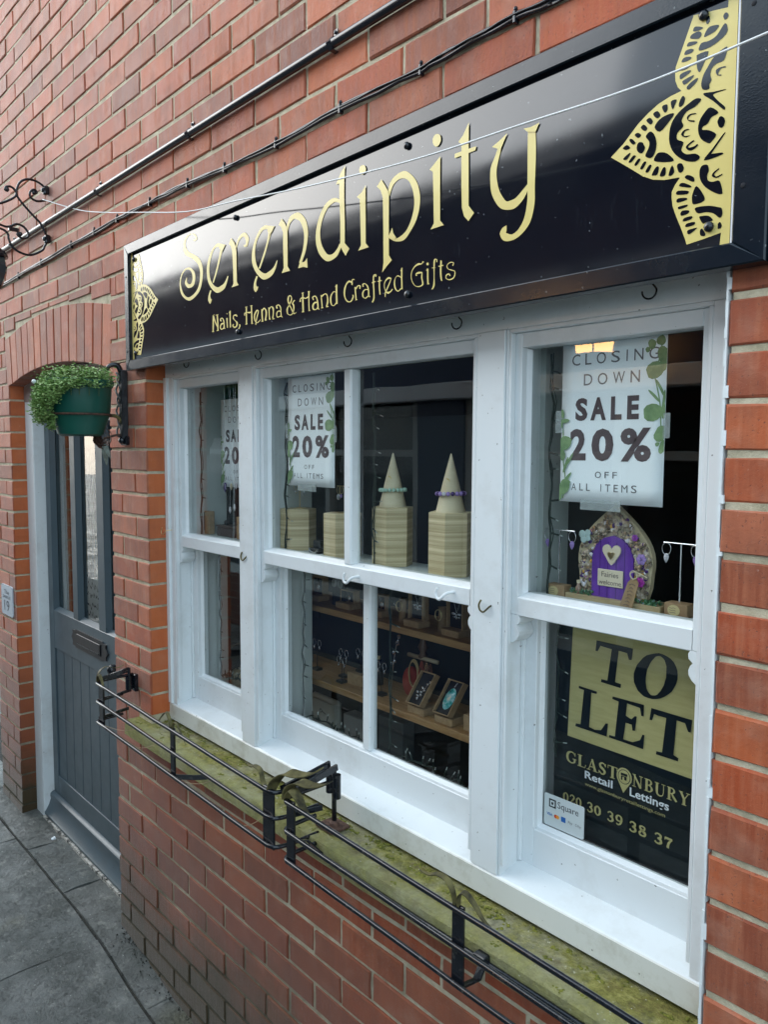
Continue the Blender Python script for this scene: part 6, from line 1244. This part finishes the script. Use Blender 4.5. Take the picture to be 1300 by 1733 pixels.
for k, (x, w_, h, mt) in enumerate([(.885, .020, .040, mat('straw_cord', col=(.42, .31, .15), rough=.8)), (.915, .010, .045, mat('red_cord', col=(.32, .06, .04), rough=.8)), (.935, .008, .042, mat('tan_cord', col=(.38, .22, .12), rough=.8)), (.95, .008, .035, mat('brown_cord', col=(.18, .08, .05), rough=.8))]):
    cc = MB()
    for q in range(3): cc.ring((x+.002*q, .380-.004*q, SZ['L']+.120-h), w_-.001*q, .0016, 20, 5, 'y', h/w_)
    obj('cord_loops', cc, mt, bp)
tag(obj('red_pouch', MB().ball((.853, .40, SZ['L']+.045), .036, 16, 10, (.85, .6, 1.25)), mat('red_fabric', lambda n: n.bump(n.noise(40., None, 3), .5, .004), (.26, .035, .02), .85), smooth=True), 'dull red fabric pouch behind the cord bracelets', 'pouch')
tag(obj('silver_sprig', MB().tube(cat([(.80, .37, SZ['L']), (.81, .365, -.64), (.83, .36, -.56), (.845, .36, -.52)], 4), .0012, 5).ball((.822, .36, -.575), .006).ball((.838, .36, -.545), .007).ball((.81, .365, -.61), .006).ball((.845, .358, -.525), .006).ball((.828, .358, -.60), .005), M_SILVER), 'sprig of small silver charms left of the bracelet post', 'charms')
def openbox(x, y, z, lab, kind):
    t = thing('pendant_box', lab, 'jewellery box', (x, y, z), 'kraft pendant boxes')
    obj('lid_tray', MB().box(x-.034, x+.030, y-.030, y+.022, z, z+.020, .0015), M_KRAFT, t)
    # tilted open box leaning back on its lid: floor with four raised sides
    bm = MB(); a = math.radians(62); O = Vector((x-.006, y-.024, z+.0215)); uu = Vector((1, 0, 0)); vv = Vector((.16, math.cos(a), math.sin(a))).normalized(); ww = uu.cross(vv)
    if ww.y > 0: ww = -ww
    def bx_(u0, u1, v0, v1, w0, w1, mb):
        vs = [O+uu*u+vv*v+ww*w_ for u in (u0, u1) for v in (v0, v1) for w_ in (w0, w1)]; mb.add(vs, [(0, 1, 3, 2), (4, 6, 7, 5), (0, 4, 5, 1), (2, 3, 7, 6), (0, 2, 6, 4), (1, 5, 7, 3)])
    bx_(-.026, .030, 0, .095, -.002, 0, bm)
    for (u0, u1, v0, v1) in ((-.026, -.0235, 0, .095), (.0275, .030, 0, .095), (-.0234, .0274, 0, .0025), (-.0234, .0274, .0925, .095)): bx_(u0, u1, v0, v1, .0002, .018, bm)
    obj('open_box', bm, M_KRAFT, t); vb = MB(); bx_(-.0232, .0272, .003, .092, .0004, .008, vb); obj('velvet_insert', vb, M_BLACKV, t)
    p = MB()
    if kind == 'shell':
        sb = MB()
        vs = []; n = 18
        for k in range(n): q = 2*math.pi*k/n; vs.append(O+uu*(.002+.017*math.cos(q))+vv*(.045+.030*math.sin(q))+ww*.010)
        vs.append(O+uu*.002+vv*.045+ww*.017); sb.add(vs, [(k, (k+1) % n, n) for k in range(n)])
        def shell(n_):
            n_.col(n_.ramp(n_.noise(70., None, 3), [(.3, (.01, .10, .10)), (.45, (.04, .34, .32)), (.58, (.25, .50, .55)), (.7, (.75, .62, .45))])); n_.p.inputs['Coat Weight'].default_value = 1.
        obj('shell_pendant', sb, mat('abalone_shell', shell, rough=.12), t)
        p.ring((O+uu*.002+vv*.045+ww*.011), .024, .001, 20, 5, 'y', .01)
        obj('chain', MB().tube([O+uu*.002+vv*.076+ww*.012, O+uu*.004+vv*.091+ww*.010], .0008, 4), M_SILVER, t)
    else:
        for (u, v) in ((.0, .018), (-.008, .036), (.004, .038), (.012, .044), (.002, .050), (.014, .062), (.020, .070), (.008, .030), (-.003, .026)):
            c = O+uu*u+vv*v+ww*.011; p.ball(c, .0042, 7, 5, (1, .6, 1))
        p.tube([O+uu*0+vv*.018+ww*.010, O+uu*.018+vv*.072+ww*.010], .0009, 4); obj('leaf_pendant', p, M_SILVER, t)
openbox(.972, .335, SZ['L']+.0003, 'open tilted kraft box with a silver sprig pendant on black velvet, lower shelf', 'sprig')
openbox(1.075, .335, SZ['L']+.0003, 'open tilted kraft box with an oval blue-green shell pendant, lower shelf', 'shell')
tag(obj('kraft_box', MB().box(1.135, 1.21, .315, .36, SZ['L']+.0003, SZ['L']+.042, .0015), M_KRAFT), 'kraft box at the right edge of the lower shelf, half hidden by the frame', 'box')
# floor of the window: router, boxes, cable tangle
dk = thing('window_deck', 'dark low deck inside the shop under the pine shelves', 'deck', (.9, .4, -.93)); obj('deck_top', MB().box(0.02, 1.91, .272, .60, -.955, -.935), M_INTFLOOR, dk)
wr = thing('white_router', 'white rounded plastic box tilted behind the lower left pane of the wide sash', 'router', (.39, .44, -.93))
vs = []; mmr = MB(); mmr.box(.315, .470, .425, .455, -.925, -.825, .012); o = obj('casing', mmr, mat('off_white_plastic', col=(.50, .52, .46), rough=.4), wr); obj('key_emblem', MB().ring((.385, .424, -.872), .006, .0012, 12, 5, 'y').tube([(.391, .424, -.872), (.412, .424, -.878)], .0014, 5), M_BLACKP, wr)
tag(obj('white_box', MB().box(.50, .600, .43, .52, -.9345, -.852, .002), mat('dull_white_card', col=(.38, .37, .34), rough=.7)), 'plain off-white box low behind the glazing bar', 'box')
tag(obj('grey_box', MB().box(.675, .785, .43, .52, -.9345, -.812, .002), mat('dull_grey_card', col=(.10, .125, .13), rough=.7)), 'dark grey box standing right of the lower glazing bar', 'box')
tag(obj('white_socket', MB().box(.50, .57, .471, .4772, -.80, -.765, .002), mat('socket_white', col=(.42, .42, .46), rough=.4)), 'white wall socket under the lower shelf', 'socket')
tag(obj('wicker_coil', MB().tube(cat([(.34+.03*math.cos(t*.9), .40, -.80+.035*math.sin(t*.9)) for t in range(5)], 4), .0025, 6), mat('grey_cane', col=(.2, .2, .18), rough=.7)), 'curled grey wire under the left end of the lower shelf', 'wire')
# narrow left window
def kraftU(x, y, z0, w_, h, lab):
    t = thing('pendant_box', lab, 'jewellery box', (x, y, z0), 'kraft pendant boxes'); obj('card', MB().box(x-w_/2, x+w_/2, y, y+.02, z0+.0002, z0+h, .001), M_KRAFT, t)
    obj('dark_slot', MB().box(x-.010, x+.012, y-.0012, y-.0002, z0+.012, z0+h-.004), M_BLACKV, t); obj('crystal_drop', MB().lathe([(.0005, 0), (.004, .010), (.004, .035), (.001, .046)], (x+.002, y-.005, z0+.014), 6), M_CLEARB, t)
kraftU(.052, .175, ZT_, .085, .078, 'kraft card box with a clear crystal at the left of the narrow window')
kraftU(.30, .175, ZT_, .06, .072, 'kraft card box with a crystal beside the left mullion')
bx3 = thing('dark_trinket_box', 'small dark carved box on the ledge of the narrow left window', 'box', (.19, .19, ZT_)); obj('body', MB().box(.135, .245, .180, .225, ZT_+.0002, ZT_+.030, .002), mat('dark_carved_wood', lambda n: n.bump(n.noise(120., None, 4), 1., .004), (.06, .035, .03), .6), bx3); obj('lid', MB().box(.132, .248, .178, .227, ZT_+.0304, ZT_+.036, .001), mat('dark_lid', col=(.08, .05, .04), rough=.5), bx3)
obj('lid_ornament', MB().ball((.165, .20, ZT_+.044), .009, 8, 6).ball((.22, .20, ZT_+.042), .008, 8, 6), M_BLACKP, bx3)
cr = thing('hanging_crystals', 'purple crystal and clear drops hanging on threads in the narrow left window', 'hanging crystals', (.2, .19, .1))
for (x, z, mt, s_) in ((.176, -.122, M_AMETHD, 1.3), (.215, -.118, M_CONE, .9), (.206, -.195, M_CLEARB, .9), (.235, -.185, M_CLEARB, .9), (.245, -.115, M_CLEARB, .8)):
    obj('thread', MB().tube([(x, .19, .22), (x, .19, z+.01)], .0005, 4), M_SILVER, cr); obj('drop', MB().lathe([(.0005, -.014*s_), (.0045*s_, -.004*s_), (.0035*s_, .008*s_), (.0008, .012*s_)], (x, .19, z), 6), mt, cr)
jr = thing('beige_pot', 'beige lidded pot standing low behind the narrow left sash', 'pot', (.03, .31, -.86)); obj('pot_body', MB().lathe([(.036, -.13), (.042, -.03), (.040, 0), (.030, .010), (.012, .016)], (.035, .33, -.80), 18), mat('beige_ceramic', col=(.42, .32, .20), rough=.5), jr, smooth=True); obj('silver_rim', MB().ball((.045, .325, -.775), .008, 8, 6).ring((.035, .33, -.785), .016, .002, 14, 5), M_SILVER, jr)
tag(obj('pale_orange_bowl', MB().lathe([(.01, 0), (.035, .012), (.045, .035), (.043, .036)], (.085, .38, -.70), 16), mat('orange_glaze', col=(.45, .18, .05), rough=.4), smooth=True), 'dull orange bowl behind the narrow left sash', 'bowl')
# ------------------------------------------------------------------ fairy lights
def lights(x, z0, z1, y, label, dirx=1, bottom=None, seed=0):
    r = random.Random(seed); t = thing('fairy_light_string', label, 'fairy lights', (x, y, z1), 'dark fairy light strings round the panes')
    n = int((z1-z0)/.03); pts = [(x+r.uniform(-.004, .004), y+r.uniform(-.003, .003), z1-(z1-z0)*i/n) for i in range(n+1)]
    if bottom: pts += [(x+(bottom-x)*i/16, y+.01+r.uniform(-.01, .01), z0+r.uniform(-.006, .008)) for i in range(1, 17)]
    obj('cord', MB().tube(cat(pts, 3), .0021, 6), M_CORD, t, smooth=True)
    obj('second_cord', MB().tube(cat([(p[0]+r.uniform(-.004, .004), p[1]+.004, p[2]+r.uniform(-.003, .003)) for p in pts], 3), .0013, 5), M_CORD, t)
    lp_ = MB(); tip = MB(); i = 1
    while i < len(pts)-1:
        p = Vector(pts[i]); up_ = bottom and i > n
        d_ = Vector((dirx*.024, r.uniform(-.008, .012), r.uniform(-.012, .004))) if not up_ else Vector((r.uniform(-.012, .012), r.uniform(-.006, .01), .022))
        lp_.tube([p, p+d_*.7], .0019, 6); tip.tube([p+d_*.7, p+d_], .0012, 6); i += r.choice((1, 2, 2)) if not up_ else 1
    obj('lamp_holders', lp_, M_CORD, t); obj('led_tips', tip, mat('clear_led', col=(.35, .38, .36), rough=.2), t)
lights(.088, -.285, .19, .150, 'dark fairy light string down the left side of the narrow upper window', 1, None, 1)
lights(.603, -.285, .19, .140, 'dark fairy light string left of the middle sale poster', 1, None, 2)
lights(.985, -.285, .19, .140, 'dark fairy light string beside the upper glazing bar', 1, None, 3)
lights(1.520, -.285, .19, .140, 'dark fairy light string left of the right hand sale poster', 1, None, 4)
lights(.628, -.775, -.34, .180, 'dark fairy light string round the lower left pane of the wide sash', 1, .93, 5)
lights(1.005, -.775, -.34, .180, 'dark fairy light string round the lower right pane of the wide sash', 1, 1.33, 6)
lights(.125, -.765, -.34, .195, 'dark fairy light string down the narrow lower pane', 1, .30, 7)
lights(1.5255, -.62, -.34, .170, 'dark fairy light string left of the TO LET board', 1, None, 8)
# ------------------------------------------------------------------ litter
tag(obj('paper_scrap', MB().box(-1.10, -1.085, .012, .030, gz(-1.1)+.004, gz(-1.1)+.012, .002).box(-1.094, -1.08, .02, .026, gz(-1.1)+.012, gz(-1.1)+.018, .001), M_PAPER), 'crumpled white scrap on the flagstone in front of the door', 'litter')
gv = MB(); rg = random.Random(6)
for k in range(260):
    x = rg.uniform(-.30, 1.6); y = -rg.expovariate(75)-.003; r = rg.uniform(.001, .0035); gv.ball((x, y, gz(x)+r*.4), r, 5, 3)
for k in range(120):
    x = rg.uniform(-1.8, 1.4); y = rg.uniform(-.106, -.090); r = rg.uniform(.001, .003); gv.ball((x, y, gz(x)-.004), r, 5, 3)
gvo = tag(obj('wall_foot_grit', gv, M_SOIL, stuff=True), 'fine grit and moss crumbs gathered along the foot of the brick wall', 'grit')
# ------------------------------------------------------------------ across the lane (seen in the glass and the sign)
OY = -2.64
op = thing('opposite_shop', 'low rendered shop across the lane with navy fascia and tiled roof', 'shop', (0, OY, -1.8))  # right end cut short, shaping the building to admit sky light from the right
b = MB()
b.box(-7.5, -4.1, OY-.3, OY, -2.2, -1.25); b.box(-7.5, 2.1, OY-.3, OY, .92, 1.62); b.box(1.8, 2.1, OY-3.2, OY-.3, -2.2, 1.62)
b.box(-7.5, -6.4, OY-.3, OY, -1.25, .92); b.box(-4.3, -4.1, OY-.3, OY, -1.25, .92)
nv = MB().box(-4.1, 2.1, OY-.3, OY, -2.2, -1.25)
for a, c in ((-4.1, -3.9), (-1.7, -1.25), (1.15, 2.1)): nv.box(a, c, OY-.3, OY, -1.25, .92)
obj('painted_front', nv, M_NAVYW, op)
obj('wall', b, M_OBRICK, op)
obj('fascia', MB().box(-6.5, 1.9, OY+.001, OY+.06, .46, .92, .004), M_NAVYW, op); obj('cornice', MB().box(-6.6, 2.0, OY+.001, OY+.11, .34, .458, .01).box(-6.6, 2.0, OY+.001, OY+.13, .922, .985, .01), M_WHITE, op)
for a, c in ((-6.4, -4.3), (-3.9, -1.7), (-1.25, 1.15)):
    w_ = obj('window', MB().box(a, a+.07, OY-.1, OY-.02, -1.25, .46).box(c-.07, c, OY-.1, OY-.02, -1.25, .46).box(a+.07, c-.07, OY-.1, OY-.02, -1.25, -1.17).box((a+c)/2-.03, (a+c)/2+.03, OY-.1, OY-.02, -1.17, .46).box(a+.07, c-.07, OY-.1, OY-.02, -.05, 0.0), M_LINER, op)
    obj('pane', MB().box(a+.07, c-.07, OY-.075, OY-.07, -1.17, .46), M_GLASS, w_); obj('dark_back', MB().box(a, c, OY-.29, OY-.27, -1.25, .92), M_INTWALL, w_)
rf = MB(); rf.add([(-7.7, OY+.16, 1.60), (2.3, OY+.16, 1.60), (2.3, OY-3.4, 3.1), (-7.7, OY-3.4, 3.1), (-7.7, OY+.16, 1.66), (2.3, OY+.16, 1.66), (2.3, OY-3.4, 3.16), (-7.7, OY-3.4, 3.16)], [(0, 1, 2, 3), (4, 5, 6, 7), (0, 1, 5, 4), (2, 3, 7, 6), (1, 2, 6, 5), (0, 3, 7, 4)])
obj('roof', rf, M_ROOFT, op); obj('gutter', MB().tube([(-7.7, OY+.20, 1.60), (2.3, OY+.20, 1.60)], .05, 10), M_PIPE, op)
LX, LY, LZ = .07, -2.22, .588
ll = thing('lit_lantern', 'lit amber glass lantern on a scroll bracket across the lane', 'lantern', (LX, LY, LZ))
obj('lantern_glow', MB().lathe([(.105, 0), (.135, .15)], (LX, LY, LZ-.08), 6), M_LAMP, ll)
obj('lantern_roof', MB().lathe([(.155, .074), (.04, .16), (.01, .20)], (LX, LY, LZ), 6), M_IRON, ll); obj('lantern_base', MB().lathe([(.02, -.115), (.110, -.085)], (LX, LY, LZ), 6), M_IRON, ll)
for k in range(6):
    a = math.pi/3*k; obj('lantern_rib', MB().tube([(LX+.109*math.cos(a), LY+.109*math.sin(a), LZ-.083), (LX+.138*math.cos(a), LY+.138*math.sin(a), LZ+.072)], .005, 5), M_IRON, ll)
obj('lantern_arm', MB().tube(cat([(LX, LY, LZ+.19), (LX, LY, LZ+.27), (LX, LY-.15, LZ+.34), (LX, LY-.35, LZ+.25), (LX, OY, LZ+.12)], 6), .009, 7).tube(cat([(LX, LY-.05, LZ+.30), (LX, LY-.12, LZ+.20), (LX, LY-.22, LZ+.20), (LX, LY-.2, LZ+.28)], 5), .006, 6), M_IRON, ll)
